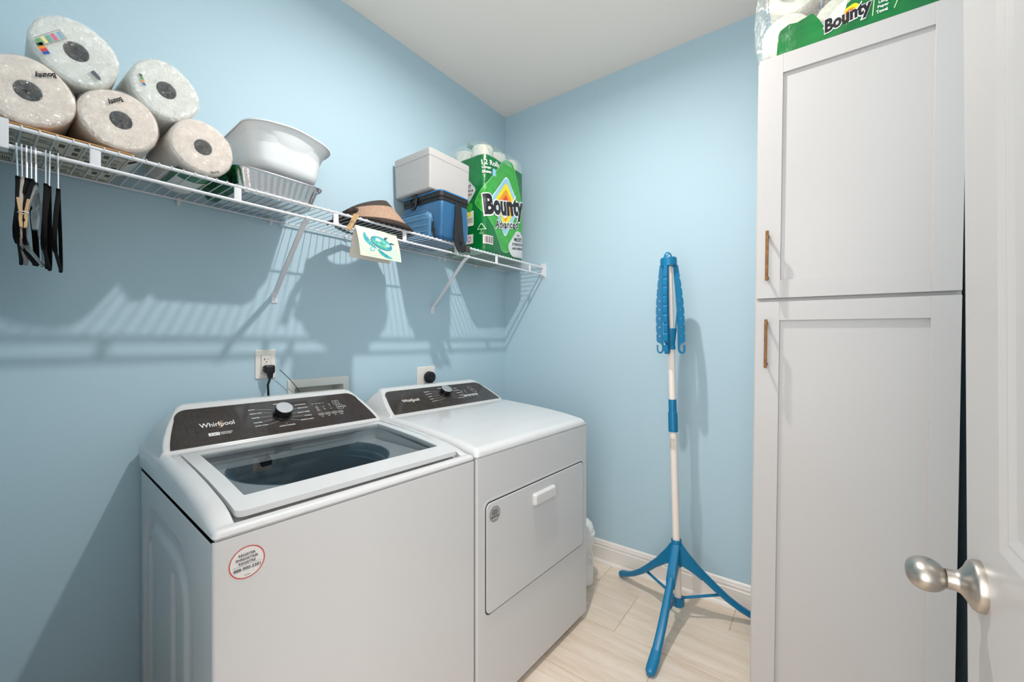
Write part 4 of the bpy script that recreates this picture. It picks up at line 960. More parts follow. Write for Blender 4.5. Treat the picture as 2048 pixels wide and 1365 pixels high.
t = thing('styrofoam_box', 'white styrofoam box with lid stacked on the blue cooler bag', 'box', (0.145, -0.777, 1.940))
fx0, fx1, fy0, fy1 = 0.020, 0.274, -0.909, -0.645
rings = [[(x, y, z) for x, y in rrect(fx0 + i_, fy0 + i_, fx1 - i_, fy1 - i_, 0.008, 4)] for z, i_ in ((1.9395, 0.012), (1.945, 0.006), (1.950, 0.004), (2.091, 0.0005), (2.0915, 0.0025))]
obj('box_base', MB().loft(rings), STYRO, t, smooth=50)
rings = [[(x, y, z) for x, y in rrect(fx0 + i_, fy0 + i_, fx1 - i_, fy1 - i_, 0.008, 4)] for z, i_ in ((2.0918, 0.0025), (2.0925, 0.0), (2.124, 0.0), (2.1275, 0.003), (2.1285, 0.008))]
obj('box_lid', MB().loft(rings), STYRO, t, smooth=50)

# ------------------------------------------------------------------ 12 roll pack on the shelf
t = thing('paper_towel_pack', 'tall green twelve-roll paper towel pack at the corner end of the shelf', 'paper towel pack', (0.15, -0.36, 1.7135))
px0, px1, py0, py1, pr = 0.018, 0.283, -0.540, -0.180, 0.036
SL1 = px1 - pr - px0; ARC = PI / 2 * pr; SF = py1 - py0 - 2 * pr
def pk_pt(s, z, off=0.0):
    """unrolled wrapper: s along the left side, round the corner, the front, the far corner"""
    k_ = max(0.0, min(1.0, (z - 1.7135) / 0.03)); k2 = max(0.0, min(1.0, (2.300 - z) / 0.05))
    ins = 0.010 * (1 - k_) ** 2 + 0.012 * (1 - k2) ** 2
    puff = 0.0030 * math.sin((s - SL1 - ARC) / SF * PI * 3) * (1 if SL1 + ARC < s < SL1 + ARC + SF else 0)
    puff -= 0.0022 * math.exp(-((z - 2.005) / 0.012) ** 2)
    off = off - ins + puff + 0.0012 * nz(s * 30, z * 30, 3)
    if s < SL1: return (px0 + s, py0 - off, z)
    s -= SL1
    if s < ARC:
        a = s / pr; return (px1 - pr + (pr + off) * math.sin(a), py0 + pr - (pr + off) * math.cos(a), z)
    s -= ARC
    if s < SF: return (px1 + off, py0 + pr + s, z)
    s -= SF
    if s < ARC:
        a = s / pr; return (px1 - pr + (pr + off) * math.cos(a), py1 - pr + (pr + off) * math.sin(a), z)
    s -= ARC; return (px1 - pr - s, py1 + off, z)
STOT = 2 * SL1 + 2 * ARC + SF
def sF(y): return SL1 + ARC + (y - (py0 + pr))          # front-plane y -> s
CU = fr(0, STOT, 0.008); CV = fr(1.7135, 2.24, 0.012)
mb = MB().grid(CU, fr(1.7135, 2.232, 0.012), lambda s, z: pk_pt(s, z))
mb.add([pk_pt(s, 1.7135) for s in CU], [tuple(range(len(CU)))])
wr = obj('green_wrapper', mb, GREEN, t, smooth=180)
for (cx, cy) in [(0.085, -0.475), (0.085, -0.36), (0.085, -0.245), (0.212, -0.475), (0.212, -0.36), (0.212, -0.245)]:
    for z0_, z1_ in ((2.02, 2.296),):
        obj('paper_roll', MB().lathe([(0.018, z0_), (0.0575, z0_), (0.0575, z1_ - 0.006), (0.054, z1_), (0.019, z1_), (0.0185, z1_ - 0.05)], Matrix.Translation((cx, cy, 0)), 36), PAPER, t, smooth=50)
def top_f(s, k_):
    p = Vector(pk_pt(s, 2.228, 0.0012)); c_ = Vector((0.13, -0.36, 0))
    zz = 2.228 + 0.083 * math.sin(min(k_, 0.75) / 0.75 * PI / 2) + 0.004 * nz(s * 26, k_ * 6, 1)
    f = max(0, (k_ - 0.45) / 0.55) ** 1.2
    q = p.lerp(Vector((p.x * (1 - f) + 0.12 * f, p.y, 0)), 1); q.x = p.x + (0.12 - p.x) * f; q.y = p.y + (-0.36 - p.y) * f * 0.10
    return (q.x, q.y, zz + 0.02 * f)
obj('clear_film_top', MB().grid(fr(0, STOT, 0.012), fr(0, 1, 0.1), top_f), CLEARF, t, smooth=180)
us = fr(-0.50, -0.190, 0.012)
obj('film_seam', MB().grid(us, fr(0, 1, 0.25), lambda u, v: (0.118 + 0.012 * v + 0.003 * nz(u * 60, v, 0), u, 2.322 + 0.020 * v + 0.003 * nz(u * 40, v * 2, 4))), GREEN, t, smooth=180)
PW = lambda off: (lambda u, v: Vector(pk_pt(u, v, off)))
def ypoly(pts): return [(sF(y), z) for y, z in pts]
def smooth_poly(pts, r, n=5):
    """round the corners of a polygon"""
    out = []; k_ = len(pts)
    for i in range(k_):
        a, b, c_ = Vector(pts[i - 1]), Vector(pts[i]), Vector(pts[(i + 1) % k_])
        d0 = (a - b); d1 = (c_ - b); q = min(r, d0.length * 0.45, d1.length * 0.45)
        p0 = b + d0.normalized() * q; p1 = b + d1.normalized() * q
        for j in range(n + 1):
            s_ = j / n; out.append(tuple((1 - s_) ** 2 * p0 + 2 * s_ * (1 - s_) * b + s_ * s_ * p1))
    return out
def grow(pts, g):
    cx = sum(p[0] for p in pts) / len(pts); cy = sum(p[1] for p in pts) / len(pts)
    return [(cx + (x - cx) * g, cy + (y - cy) * g) for x, y in pts]
dia = ypoly([(-0.367, 2.262), (-0.600, 1.985), (-0.470, 1.865), (-0.395, 1.745), (-0.340, 1.745), (-0.160, 1.935), (-0.300, 2.262)])
kw = dict(cu=CU, cv=CV)
decal('diamond_border', [smooth_poly(grow(dia, 1.012), 0.035)], PW(0.0008), mat('pale_green_line', (186, 226, 176), 0.35), wr, **kw)
decal('light_diamond', [smooth_poly(dia, 0.035)], PW(0.0014), LGREEN, wr, **kw)
core_ = ypoly([(-0.350, 2.170), (-0.490, 2.010), (-0.365, 1.828), (-0.245, 2.020)])
for i, (g, m_) in enumerate(((1.04, WHITEP), (1.0, SKYP), (0.80, YEL), (0.56, ORA), (0.34, RED))):
    decal('glow_diamond', [smooth_poly(grow(core_, g), 0.03 * g)], PW(0.0019 + 0.0004 * i), m_, wr, **kw)
rot = 0.20
text('brand_outline', 'Bounty', PW(0.0040), WHITEP, wr, at=(sF(-0.368), 1.985), width=0.350, height=0.140, bold=0.05, shear=0.12, rot=rot, sp=1.02, grow=0.055, **kw)
text('brand_lettering', 'Bounty', PW(0.0046), BLACKI, wr, at=(sF(-0.368), 1.985), width=0.350, height=0.140, bold=0.05, shear=0.12, rot=rot, sp=1.02, **kw)
text('variant_outline', 'Advanced', PW(0.0040), WHITEP, wr, at=(sF(-0.358), 1.898), width=0.218, height=0.042, bold=0.025, shear=0.25, rot=rot, sp=1.05, grow=0.07, **kw)
text('variant_lettering', 'Advanced', PW(0.0046), BLACKI, wr, at=(sF(-0.358), 1.898), width=0.218, height=0.042, bold=0.025, shear=0.25, rot=rot, sp=1.05, **kw)
text('count_lettering', '12 Rolls', PW(0.0030), WHITEP, wr, at=(sF(-0.487), 2.196), width=0.122, height=0.028, bold=0.02, rot=0.12, **kw)
texts('count_small_lettering', [('Longer', (sF(-0.545), 2.160), 0.016, 'LEFT', 0.12, 0.055), ('Sheets', (sF(-0.545), 2.139), 0.016, 'LEFT', 0.12, 0.055)], PW(0.0030), WHITEP, wr, **kw)
decal('count_badge', [rrect(sF(-0.480), 2.133, sF(-0.455), 2.170, 0.003, 2)], PW(0.0024), SKYP, wr, **kw)
bub = [(sF(-0.345), 1.780), (sF(-0.262), 1.890), (sF(-0.200), 1.870), (sF(-0.165), 1.800), (sF(-0.180), 1.735), (sF(-0.310), 1.727)]
decal('claim_bubble', [smooth_poly(bub, 0.03)], PW(0.0022), GREYL, wr, **kw)
texts('claim_lettering', [('THE', (sF(-0.252), 1.857), 0.011, 'CENTER', 0.12, None), ('MOST', (sF(-0.250), 1.833), 0.022, 'CENTER', 0.12, 0.076), ('STRENGTH &', (sF(-0.246), 1.806), 0.015, 'CENTER', 0.12, 0.118), ('ABSORBENCY', (sF(-0.248), 1.782), 0.013, 'CENTER', 0.12, 0.118)], PW(0.0029), BLACKI, wr, **kw)
decal('barcode_label', [rrect(sF(-0.540), 1.762, sF(-0.478), 1.808, 0.001, 1)], PW(0.0024), mat('barcode_white', (226, 214, 214), 0.4), wr, **kw)
decals('barcode_bars', [[rrect(sF(-0.532) + 0.0058 * i, 1.768, sF(-0.532) + 0.0058 * i + (0.0034 if i % 3 else 0.002), 1.803, 0.0001, 1)] for i in range(9)], PW(0.0032), BLACKI, wr, **kw)
tri = [(sF(-0.577), 1.836), (sF(-0.520), 1.836), (sF(-0.548), 1.872)]
decals('recycling_mark', [[smooth_poly(tri, 0.008), smooth_poly(grow(tri, 0.72), 0.006)], [seg(sF(-0.549), 1.837, sF(-0.549), 1.824, 0.003)]], PW(0.0024), mat('pale_green_line', (186, 226, 176), 0.35), wr, **kw)
text('recycling_lettering', 'FSC', PW(0.0024), mat('pale_green_line', (186, 226, 176), 0.35), wr, at=(sF(-0.548), 1.816), height=0.010)
SX = lambda x: x - px0
bub2 = [(SX(0.10), 2.085), (SX(0.150), 2.135), (SX(0.228), 2.052), (SX(0.165), 1.985), (SX(0.10), 2.000)]
decal('claim_bubble', [smooth_poly(bub2, 0.02)], PW(0.0024), GREYL, wr, **kw)
texts('claim_lettering', [('MOST', (SX(0.160), 2.078), 0.018, 'CENTER', -0.05, 0.060), ('STRENGTH &', (SX(0.155), 2.055), 0.011, 'CENTER', -0.05, 0.100), ('ABSORBENCY', (SX(0.152), 2.035), 0.009, 'CENTER', -0.05, 0.090)], PW(0.0034), BLACKI, wr, **kw)
decal('side_label', [rrect(SX(0.150), 1.865, SX(0.208), 1.945, 0.006, 3)], PW(0.0024), mat('label_cream', (224, 226, 208), 0.4), wr, **kw)
decal('side_badge', [circ(SX(0.178), 1.965, 0.022, 0.026, 24)], PW(0.0028), LGREEN, wr, **kw)
decals('side_label_lines', [[seg(SX(0.153), 1.885 + 0.009 * i, SX(0.202), 1.885 + 0.009 * i, 0.002)] for i in range(3)], PW(0.0034), BLACKI, wr)
decal('side_label_patch', [smooth_poly([(SX(0.155), 1.920), (SX(0.175), 1.940), (SX(0.190), 1.925), (SX(0.172), 1.912)], 0.005)], PW(0.0034), YEL, wr)
decal('side_label', [rrect(SX(0.150), 1.770, SX(0.205), 1.820, 0.004, 3)], PW(0.0024), mat('barcode_white', (226, 214, 214), 0.4), wr, **kw)
decal('side_label_ring', [circ(SX(0.178), 1.795, 0.011, 0.014, 20), circ(SX(0.178), 1.795, 0.009, 0.0115, 20)], PW(0.0034), BLACKI, wr)

# ------------------------------------------------------------------ turtle card and clothespins
WOODP = mat('clothespin_wood', (214, 178, 130), 0.6, var=(120, (196, 156, 106)), stretch=(1, 1, .15))
def clothespin(label, M, spread=0.10):
    """length along local z, jaws down, opening along local x"""
    t = thing('clothespin', label, 'clothespin', M=M, group='wooden clothespins on the shelf rail and hangers')
    for s_ in (-1, 1):
        o2 = [(0.0008, -0.036), (0.0058, -0.034), (0.0072, -0.014), (0.0068, 0.0), (0.0072 + spread * 0.036, 0.036), (0.0022 + spread * 0.036, 0.036), (0.0016, 0.004), (0.0012, -0.010), (0.0034, -0.018), (0.0010, -0.022)]
        b = MB().loft([[(M @ Vector((s_ * x, yy, z)))[:] for x, z in o2] for yy in (-0.005, 0.005)])
        obj('wooden_leg', b, WOODP, t, smooth=20)
    pts = [(M @ Vector((0.0088 * math.cos(a), -0.0056 + 0.0016 * i, 0.001 + 0.0030 * math.sin(a))))[:] for i in range(8) for a in (0, PI / 2, PI, 1.5 * PI)]
    obj('spring', MB().tube(pts, 0.0006, 6), CHROME, t)
    return t
clothespin('wooden clothespin clipped on the shelf front rail above the turtle card', Matrix.Translation((0.316, -1.317, 1.682)) @ Matrix.Rotation(math.radians(-28), 4, 'X') @ Matrix.Rotation(math.radians(15), 4, 'Z'), 0.06)
CARD = mat('card_cream', (212, 216, 186), 0.6, var=(16, (186, 212, 194))); CARDB = mat('card_back', (222, 214, 204), 0.7)
t = thing('turtle_card', 'folded greeting card with a teal sea turtle hanging on the lower shelf rail', 'card', (0.312, -1.21, 1.676))
cy0, cy1 = -1.304, -1.122
def sheet(name, x_top, x_bot, z_bot, m, curl):
    us = fr(cy0, cy1, 0.02); vs = fr(0, 1, 0.1)
    f = lambda u, v: (x_top + (x_bot - x_top) * v + curl * math.sin(PI * v), u + 0.0, 1.6765 + (z_bot - 1.6765) * v)
    top = MB().grid(us, vs, f); g2 = MB().grid(us, vs, lambda u, v: (f(u, v)[0] - 0.0005, f(u, v)[1], f(u, v)[2]))
    top.add(g2.v, g2.f); return obj(name, top, m, t, smooth=60)
sheet('back_leaf', 0.3085, 0.272, 1.564, CARDB, 0.0)
fl = sheet('front_leaf', 0.3135, 0.347, 1.562, CARD, 0.004)
def cf(off):   # card print: u along the rail 0..1, v 0 top..1 bottom
    return lambda u, v: Vector((0.3135 + (0.347 - 0.3135) * v + 0.004 * math.sin(PI * v) + off, cy0 + (cy1 - cy0) * u, 1.6765 + (1.562 - 1.6765) * v))
cuts = dict(cv=fr(0, 1, 0.1))
T1 = mat('turtle_teal', (30, 140, 160), 0.5, var=(60, (70, 176, 180))); T2 = mat('turtle_dark', (14, 78, 100), 0.5); T3 = mat('turtle_green', (90, 172, 130), 0.5, var=(50, (120, 190, 150))); T4 = mat('turtle_pale', (186, 224, 220), 0.5)
def crescent(p0, p1, bend, w_, n=12):
    p0, p1 = Vector(p0), Vector(p1); d = p1 - p0; nn = Vector((-d.y, d.x)); A_, B_ = [], []
    for i in range(n + 1):
        s_ = i / n; c_ = p0 + d * s_ + nn * bend * 4 * s_ * (1 - s_); wd = w_ * (math.sin(PI * min(s_ * 0.9 + 0.1, 1)) ** 0.6)
        A_.append(tuple(c_ + nn.normalized() * wd)); B_.append(tuple(c_ - nn.normalized() * wd))
    return A_ + B_[::-1]
def rot_el(cx, cy, rx, ry, a, n=24): return [(cx + rx * math.cos(q) * math.cos(a) - ry * math.sin(q) * math.sin(a), cy + rx * math.cos(q) * math.sin(a) + ry * math.sin(q) * math.cos(a)) for q in [2 * PI * i / n for i in range(n)]]
decal('turtle_flipper', [crescent((0.17, 0.20), (0.42, 0.68), 0.16, 0.058)], cf(0.0006), T1, fl, **cuts)
decal('turtle_flipper', [crescent((0.44, 0.68), (0.78, 0.93), 0.14, 0.058)], cf(0.0006), T1, fl, **cuts)
decal('turtle_flipper', [crescent((0.66, 0.34), (0.75, 0.20), -0.25, 0.030)], cf(0.0006), T2, fl, **cuts)
decal('turtle_flipper', [crescent((0.74, 0.44), (0.88, 0.42), -0.25, 0.030)], cf(0.0006), T2, fl, **cuts)
decal('turtle_shell', [rot_el(0.545, 0.46, 0.275, 0.195, 0.6)], cf(0.0009), T2, fl, **cuts)
decal('turtle_shell', [rot_el(0.545, 0.46, 0.262, 0.180, 0.6)], cf(0.0011), T1, fl, **cuts)
for (cx, cy, rx, ry, m_) in ((0.47, 0.36, 0.07, 0.055, T4), (0.60, 0.40, 0.075, 0.05, T3), (0.48, 0.52, 0.065, 0.05, T3), (0.60, 0.56, 0.07, 0.05, T3), (0.69, 0.50, 0.05, 0.05, T4), (0.40, 0.43, 0.03, 0.05, T3)):
    decal('shell_plate', [rot_el(cx, cy, rx, ry, 0.6)], cf(0.0014), m_, fl, **cuts)
decal('turtle_head', [rot_el(0.30, 0.72, 0.055, 0.075, 0.6)], cf(0.0009), T1, fl, **cuts)
decal('turtle_head', [rot_el(0.30, 0.72, 0.040, 0.058, 0.6)], cf(0.0012), T4, fl, **cuts)
decals('flipper_spots', [[rot_el(0.232 + 0.03 * i, 0.36 + 0.058 * i, 0.010, 0.018, 0.5, 10)] for i in range(5)] + [[rot_el(0.485 + 0.04 * i, 0.775 + 0.036 * i - 0.004 * i * i, 0.012, 0.014, 0.5, 10)] for i in range(5)], cf(0.0013), T2, fl)

# ------------------------------------------------------------------ clothes hangers
VELV = mat('black_velvet', (9, 9, 10), 0.95, bump=(700, 0.5, 0.001), spec=0.15); VELG = mat('grey_velvet', (158, 148, 142), 0.9, bump=(700, 0.5, 0.001))
CLEARP = mat('clear_hanger_plastic', (206, 214, 218), 0.18); CLEARP.node_tree.nodes['Principled BSDF'].inputs['Transmission Weight'].default_value = 0.75
def hanger(label, y, yaw, m, drop=0.0, wdt=0.20, thick=0.0070, roll=0.0, kind='velvet'):
    M = Matrix.Translation((0.305, y, 1.6665)) @ Matrix.Rotation(yaw, 4, 'Z') @ Matrix.Rotation(roll, 4, 'X')
    t = thing('clothes_hanger', label, 'hanger', M=M, group='clothes hangers on the left end of the shelf rail')
    W_ = lambda p: (M @ Vector(p))[:]
    r_ = 0.0065
    hook = [W_((-r_ * math.cos(a) , 0, r_ * math.sin(a) - 0.002)) for a in [(-0.35 + 3.7 * i / 12) for i in range(13)]]
    hook = [W_((0.0072 * math.cos(a), 0, 0.0062 * math.sin(a) - 0.0005)) for a in [PI * 1.15 - (PI * 1.25) * i / 12 for i in range(13)]] + [W_((0.0068, 0, -0.012)), W_((0.004, 0, -0.022)), W_((0.0, 0, -0.032)), W_((0, 0, -0.078 - drop))]
    obj('hook', MB().tube(hook, 0.0016, 8), CHROME, t)
    zt = -0.072 - drop
    sh_ = [(0, zt), (0.018, zt - 0.012), (0.05, zt - 0.030), (0.10, zt - 0.055), (0.15, zt - 0.086), (wdt - 0.012, zt - 0.120), (wdt, zt - 0.138), (wdt - 0.006, zt - 0.152), (wdt - 0.03, zt - 0.157)]
    path = [W_((x, 0, z)) for x, z in sh_]; path2 = [W_((-x, 0, z)) for x, z in sh_[::-1]]
    full = path2[:-1] + path
    bars = [W_((wdt - 0.03, 0, zt - 0.157)), W_((-(wdt - 0.03), 0, zt - 0.157))]
    side = (M.to_3x3() @ Vector((0, 1, 0)))[:]
    n_ = len(full)
    wv = [thick * (0.75 + 0.55 * math.sin(PI * i / (n_ - 1)) * (1.0 if True else 0)) for i in range(n_)]
    obj('hanger_arm', MB().tube(path2[:-1] + path, 0, 12, sq=(0.010, [thick] * n_, side, 0.7)), m, t, smooth=50)
    obj('trouser_bar', MB().tube(bars, 0, 12, sq=(0.007, thick * 0.75, side, 0.7)), m, t, smooth=50)
    obj('hanger_neck', MB().tube([W_((0, 0, zt + 0.006)), W_((0, 0, zt - 0.02))], 0, 12, sq=(0.016, thick * 1.05, side, 0.7)), m if kind != 'clear' else BLACKP, t, smooth=50)
    return t, M
hanger('black velvet hanger furthest left on the rail, nearest the end bracket', -2.094, math.radians(-3.5), VELV, roll=0.02)
hanger('grey velvet hanger, second from the left end of the rail', -2.087, math.radians(-4.5), VELG, roll=0.01)
h3, HM3 = hanger('black velvet hanger holding a wooden clothespin, third along the rail', -2.080, math.radians(-7.5), VELV, wdt=0.19)
hanger('black velvet hanger just left of the clear plastic one', -2.0735, math.radians(-6.5), VELV, wdt=0.195)
h5, HM5 = hanger('clear plastic clip hanger in the middle of the hangers', -2.067, math.radians(-8.5), CLEARP, drop=0.006, wdt=0.15, kind='clear')
hanger('black velvet hanger just right of the clear plastic one', -2.053, math.radians(-5.0), VELV, drop=0.004)
hanger('black velvet hanger, second from the right of the hangers', -2.0465, math.radians(-6.0), VELV, drop=0.008, roll=-0.02)
hanger('black velvet hanger seen edge-on, furthest right on the rail', -2.0345, math.radians(-6.6), VELV, drop=0.010)
# clips of the clear hanger
for xx in (0.012, -0.10):
    cm = HM5 @ Matrix.Translation((xx, 0, -0.086))
    rg_ = [[(cm @ Vector((x, y, z)))[:] for x, y in rrect(-hx, -hy, hx, hy, 0.003, 3)] for z, hx, hy in ((0.0, .010, .0048), (-0.022, .010, .0052), (-0.040, .009, .0052), (-0.046, .007, .0038), (-0.052, .009, .0062), (-0.068, .010, .0062), (-0.090, .009, .0042))]
    obj('clip', MB().loft(rg_), CLEARP, h5, smooth=40)
clothespin('wooden clothespin clipped on the third hanger at the left', Matrix.Translation((0.512, -2.0965, 1.483)) @ Matrix.Rotation(math.radians(90), 4, 'Z') @ Matrix.Scale(0.74, 4), 0.10)

# ------------------------------------------------------------------ outlets, plugs, supply box
PLATE = mat('plate_white', (236, 230, 222), 0.3)
t = thing('power_outlet', 'white ground-fault wall outlet behind the washer', 'outlet', (0.0, -1.481, 1.108))
yc, z0_, z1_ = -1.481, 1.1085, 1.217
rg = [[(x, y, z) for y, z in rrect(yc - 0.035 + i_, z0_ + i_, yc + 0.035 - i_, z1_ - i_, 0.003, 3)] for x, i_ in ((0.0002, 0), (0.003, 0.0), (0.0055, 0.003))]
obj('wall_plate', MB().loft(rg), PLATE, t)
dv = obj('receptacle', MB().box(0.005, yc - 0.0168, 1.1295, 0.0078, yc + 0.0168, 1.1965, 0.0012, 2), PLATE, t)
obj('receptacle_gap', MB().box(0.005, yc - 0.0178, 1.1285, 0.0058, yc + 0.0178, 1.1975), mat('gap_grey', (120, 116, 112), 0.8), t)
zz = 1.181
o = obj('slots', MB().box(0.0075, yc - 0.0085, zz - 0.001, 0.0082, yc - 0.0045, zz + 0.001).box(0.0075, yc - 0.0062, zz - 0.004, 0.0082, yc - 0.0042, zz + 0.004).box(0.0075, yc + 0.0055, zz - 0.003, 0.0082, yc + 0.0072, zz + 0.003).box(0.0075, yc - 0.001, zz - 0.012, 0.0082, yc + 0.003, zz - 0.0085), BLACKI, dv); o['kind'] = 'stuff'
obj('test_button', MB().box(0.0075, yc - 0.008, 1.1625, 0.0088, yc + 0.006, 1.1675, 0.0005, 1), PLATE, dv)
obj('reset_button', MB().box(0.0075, yc - 0.008, 1.156, 0.0088, yc + 0.006, 1.161, 0.0005, 1), PLATE, dv)
obj('plate_screw', MB().lathe([(0, 0.0062), (0.0022, 0.006), (0.003, 0.0045), (0, 0.0045)], Matrix.Translation((0, yc, 1.2085)) @ Matrix.Rotation(PI / 2, 4, 'Y'), 12), PLATE, t)
t = thing('washer_power_plug', 'black power plug and cord of the washer in the left outlet', 'plug', (0.02, -1.480, 1.14))
rg = []
for x, z, wy, wz in ((0.0085, 1.1455, 0.017, 0.012), (0.020, 1.1455, 0.0185, 0.014), (0.030, 1.1450, 0.0180, 0.014), (0.038, 1.1400, 0.013, 0.012)):
    rg.append([(x, yc + 0.004 + a, z + b) for a, b in rrect(-wy, -wz, wy, wz, 0.006, 4)])
obj('plug_head', MB().loft(rg), BLACKP, t, smooth=60)
obj('plug_neck', MB().tube([(0.026, yc + 0.004, 1.146), (0.028, yc + 0.0045, 1.128), (0.030, yc + 0.005, 1.110)], 0, 12, sq=([0.030, 0.022, 0.015], [0.022, 0.018, 0.013], (1, 0, 0), 0.6)), BLACKP, t, smooth=60)
obj('cord', MB().tube([(0.030, yc + 0.005, 1.113), (0.027, yc - 0.002, 1.085), (0.022, yc + 0.002, 1.045), (0.018, yc + 0.010, 1.00), (0.016, yc + 0.012, 0.95), (0.016, yc + 0.01, 0.85), (0.016, yc, 0.7)], 0.0040, 10), BLACKP, t)
t = thing('dryer_outlet', 'square white heavy-duty outlet plate behind the dryer', 'outlet', (0.0, -0.690, 0.997))
rg = [[(x, y, z) for y, z in rrect(-0.750 + i_, 1.000 + i_, -0.630 - i_, 1.114 - i_, 0.003, 3)] for x, i_ in ((0.0002, 0), (0.003, 0.0), (0.0055, 0.003))]
obj('wall_plate', MB().loft(rg), PLATE, t)
obj('receptacle', MB().lathe([(0, 0.009), (0.026, 0.009), (0.027, 0.008), (0.027, 0.005)], Matrix.Translation((0, -0.683, 1.058)) @ Matrix.Rotation(PI / 2, 4, 'Y'), 32), BLACKP, t)
for dy in (-0.032,): obj('plate_screw', MB().lathe([(0, 0.0066), (0.0022, 0.0064), (0.003, 0.005), (0, 0.005)], Matrix.Translation((0, -0.695, 1.1035)) @ Matrix.Rotation(PI / 2, 4, 'Y'), 12), PLATE, t)
t = thing('dryer_plug', 'round black dryer plug in the square outlet', 'plug', (0.02, -0.683, 1.03))
Mp = Matrix.Translation((0, -0.683, 1.058)) @ Matrix.Rotation(PI / 2, 4, 'Y')
obj('plug_body', MB().lathe([(0, 0.0095), (0.029, 0.0095), (0.031, 0.014), (0.031, 0.020), (0.028, 0.022), (0.028, 0.026), (0.030, 0.029), (0.029, 0.036), (0.020, 0.040), (0.010, 0.038), (0, 0.037)], Mp, 36), BLACKP, t, smooth=40)
obj('cord', MB().tube([(0.030, -0.683, 1.04), (0.030, -0.681, 1.00), (0.024, -0.678, 0.93), (0.020, -0.675, 0.80)], 0.009, 12), BLACKP, t)
t = thing('washer_supply_box', 'recessed white plumbing box in the wall behind the washer', 'utility box', (0.0, -1.27, 0.93))
rg = lambda x, y0_, z0__, y1_, z1__: [(x, y, z) for y, z in rrect(y0_, z0__, y1_, z1__, 0.004, 3)]
SB = mat('supply_box_plastic', (218, 220, 214), 0.4)
obj('box_flange', MB().loft([rg(0.0, -1.402, 0.897, -1.139, 1.097), rg(0.006, -1.401, 0.898, -1.140, 1.096), rg(0.008, -1.396, 0.903, -1.145, 1.091), rg(0.008, -1.378, 0.927, -1.165, 1.065), rg(0.006, -1.3745, 0.9305, -1.1675, 1.0625), rg(-0.075, -1.370, 0.935, -1.172, 1.058)], cap=False), SB, t)
obj('box_back', MB().box(-0.078, -1.376, 0.929, -0.0745, -1.165, 1.064), SB, t)
for yy, col in ((-1.33, (190, 40, 36)), (-1.21, (40, 70, 170))):
    v_ = obj('valve', MB().tube([(-0.05, yy, 0.935), (-0.05, yy, 1.0), (-0.02, yy, 1.0)], 0.008, 12), mat('valve_brass', (180, 150, 90), 0.35, metal=1), t)
    obj('valve_handle', MB().box(-0.024, yy - 0.014, 0.985, -0.012, yy + 0.014, 0.995, 0.003, 2), mat('valve_%d' % col[0], col, 0.4), v_)
o = obj('cable_tie', MB().tube([(0.026, -1.441, 1.140), (0.024, -1.431, 1.131), (0.024, -1.419, 1.118), (0.024, -1.405, 1.103), (0.024, -1.390, 1.085), (0.024, -1.372, 1.060), (0.024, -1.362, 1.035), (0.022, -1.358, 0.94)], 0.0014, 8), BLACKP)
tag(o, 'thin black cable tie sticking up behind the washer beside the plug', 'cable tie')
# hoses behind the washer
HOSE = mat('hose_white', (226, 210, 204), 0.4)
o = obj('water_hose', MB().tube([(0.012, -1.43, 0.90), (0.012, -1.425, 1.00), (0.014, -1.435, 1.025), (0.014, -1.450, 1.020), (0.012, -1.458, 0.99), (0.012, -1.46, 0.7)], 0.009, 12), HOSE)
tag(o, 'pale water hose just showing above the washer console', 'hose')

# ------------------------------------------------------------------ pack on top of the pantry cabinet
t = thing('loose_towel_pack', 'clear and green paper towel pack lying on top of the pantry cabinet', 'paper towel pack', (1.74, -0.45, 2.143))
QY = -0.625
for i, (cx, cz) in enumerate(((1.592, 2.215), (1.728, 2.213), (1.866, 2.212), (1.612, 2.343), (1.750, 2.345), (1.885, 2.343))):
    M = Matrix.Translation((cx, QY + 0.012 + 0.004 * (i % 2), cz)) @ Matrix.Rotation(PI / 2, 4, 'X')
    obj('paper_roll', MB().lathe([(0.019, -0.06), (0.019, 0.0), (0.022, 0.001), (0.060, 0.0), (0.0655, -0.006), (0.067, -0.02), (0.067, -0.26), (0.02, -0.265)], M, 40), PAPER, t, smooth=50)
    obj('cardboard_core', MB().lathe([(0, -0.04), (0.0192, -0.04), (0.0192, 0.0005), (0.0212, 0.0015), (0.0212, -0.04)], M, 24), CORE, t)
def bagf(u, v):
    z = 2.146 + v * 0.275
    edge = math.sin(PI * min(max((u - 1.50) / 0.46, 0), 1)) ** 0.35
    x = u + (0.004 - 0.020 * math.sin(PI * min(v * 1.1, 1))) * (1 if u < 1.56 else 0) * (1.56 - u) / 0.06
    return (x, QY - 0.006 + 0.05 * (1 - edge) + 0.004 * nz(u * 25, z * 25, 1), z)
obj('clear_film', MB().grid(fr(1.517, 1.955, 0.009), fr(0, 1, 0.04), bagf), CLEARF, t, smooth=180)
def side_f(u, v):
    p = bagf(1.517, v); return (p[0] + 0.006 * nz(u * 30, v * 6, 7), p[1] + u, p[2])
obj('film_side', MB().grid(fr(0, 0.25, 0.012), fr(0, 1, 0.05), side_f), CLEARF, t, smooth=180)
QF = lambda off: (lambda u, v: Vector((u, bagf(u, (v - 2.146) / 0.275)[1] - off, v)))
kw = dict(cu=fr(1.5, 1.96, 0.009), cv=fr(2.146, 2.42, 0.011))
g1 = decal('green_print', [[(1.567, 2.147), (1.570, 2.190), (1.577, 2.227), (1.600, 2.236), (1.622, 2.229), (1.659, 2.240), (1.675, 2.212), (1.690, 2.180), (1.752, 2.236), (1.790, 2.262), (1.950, 2.262), (1.950, 2.147)]], QF(0.002), GREEN, t, **kw)
decal('green_print', [[(1.560, 2.345), (1.575, 2.330), (1.596, 2.320), (1.602, 2.332), (1.612, 2.322), (1.625, 2.345), (1.640, 2.40), (1.56, 2.40)]], QF(0.002), GREEN, t, **kw)
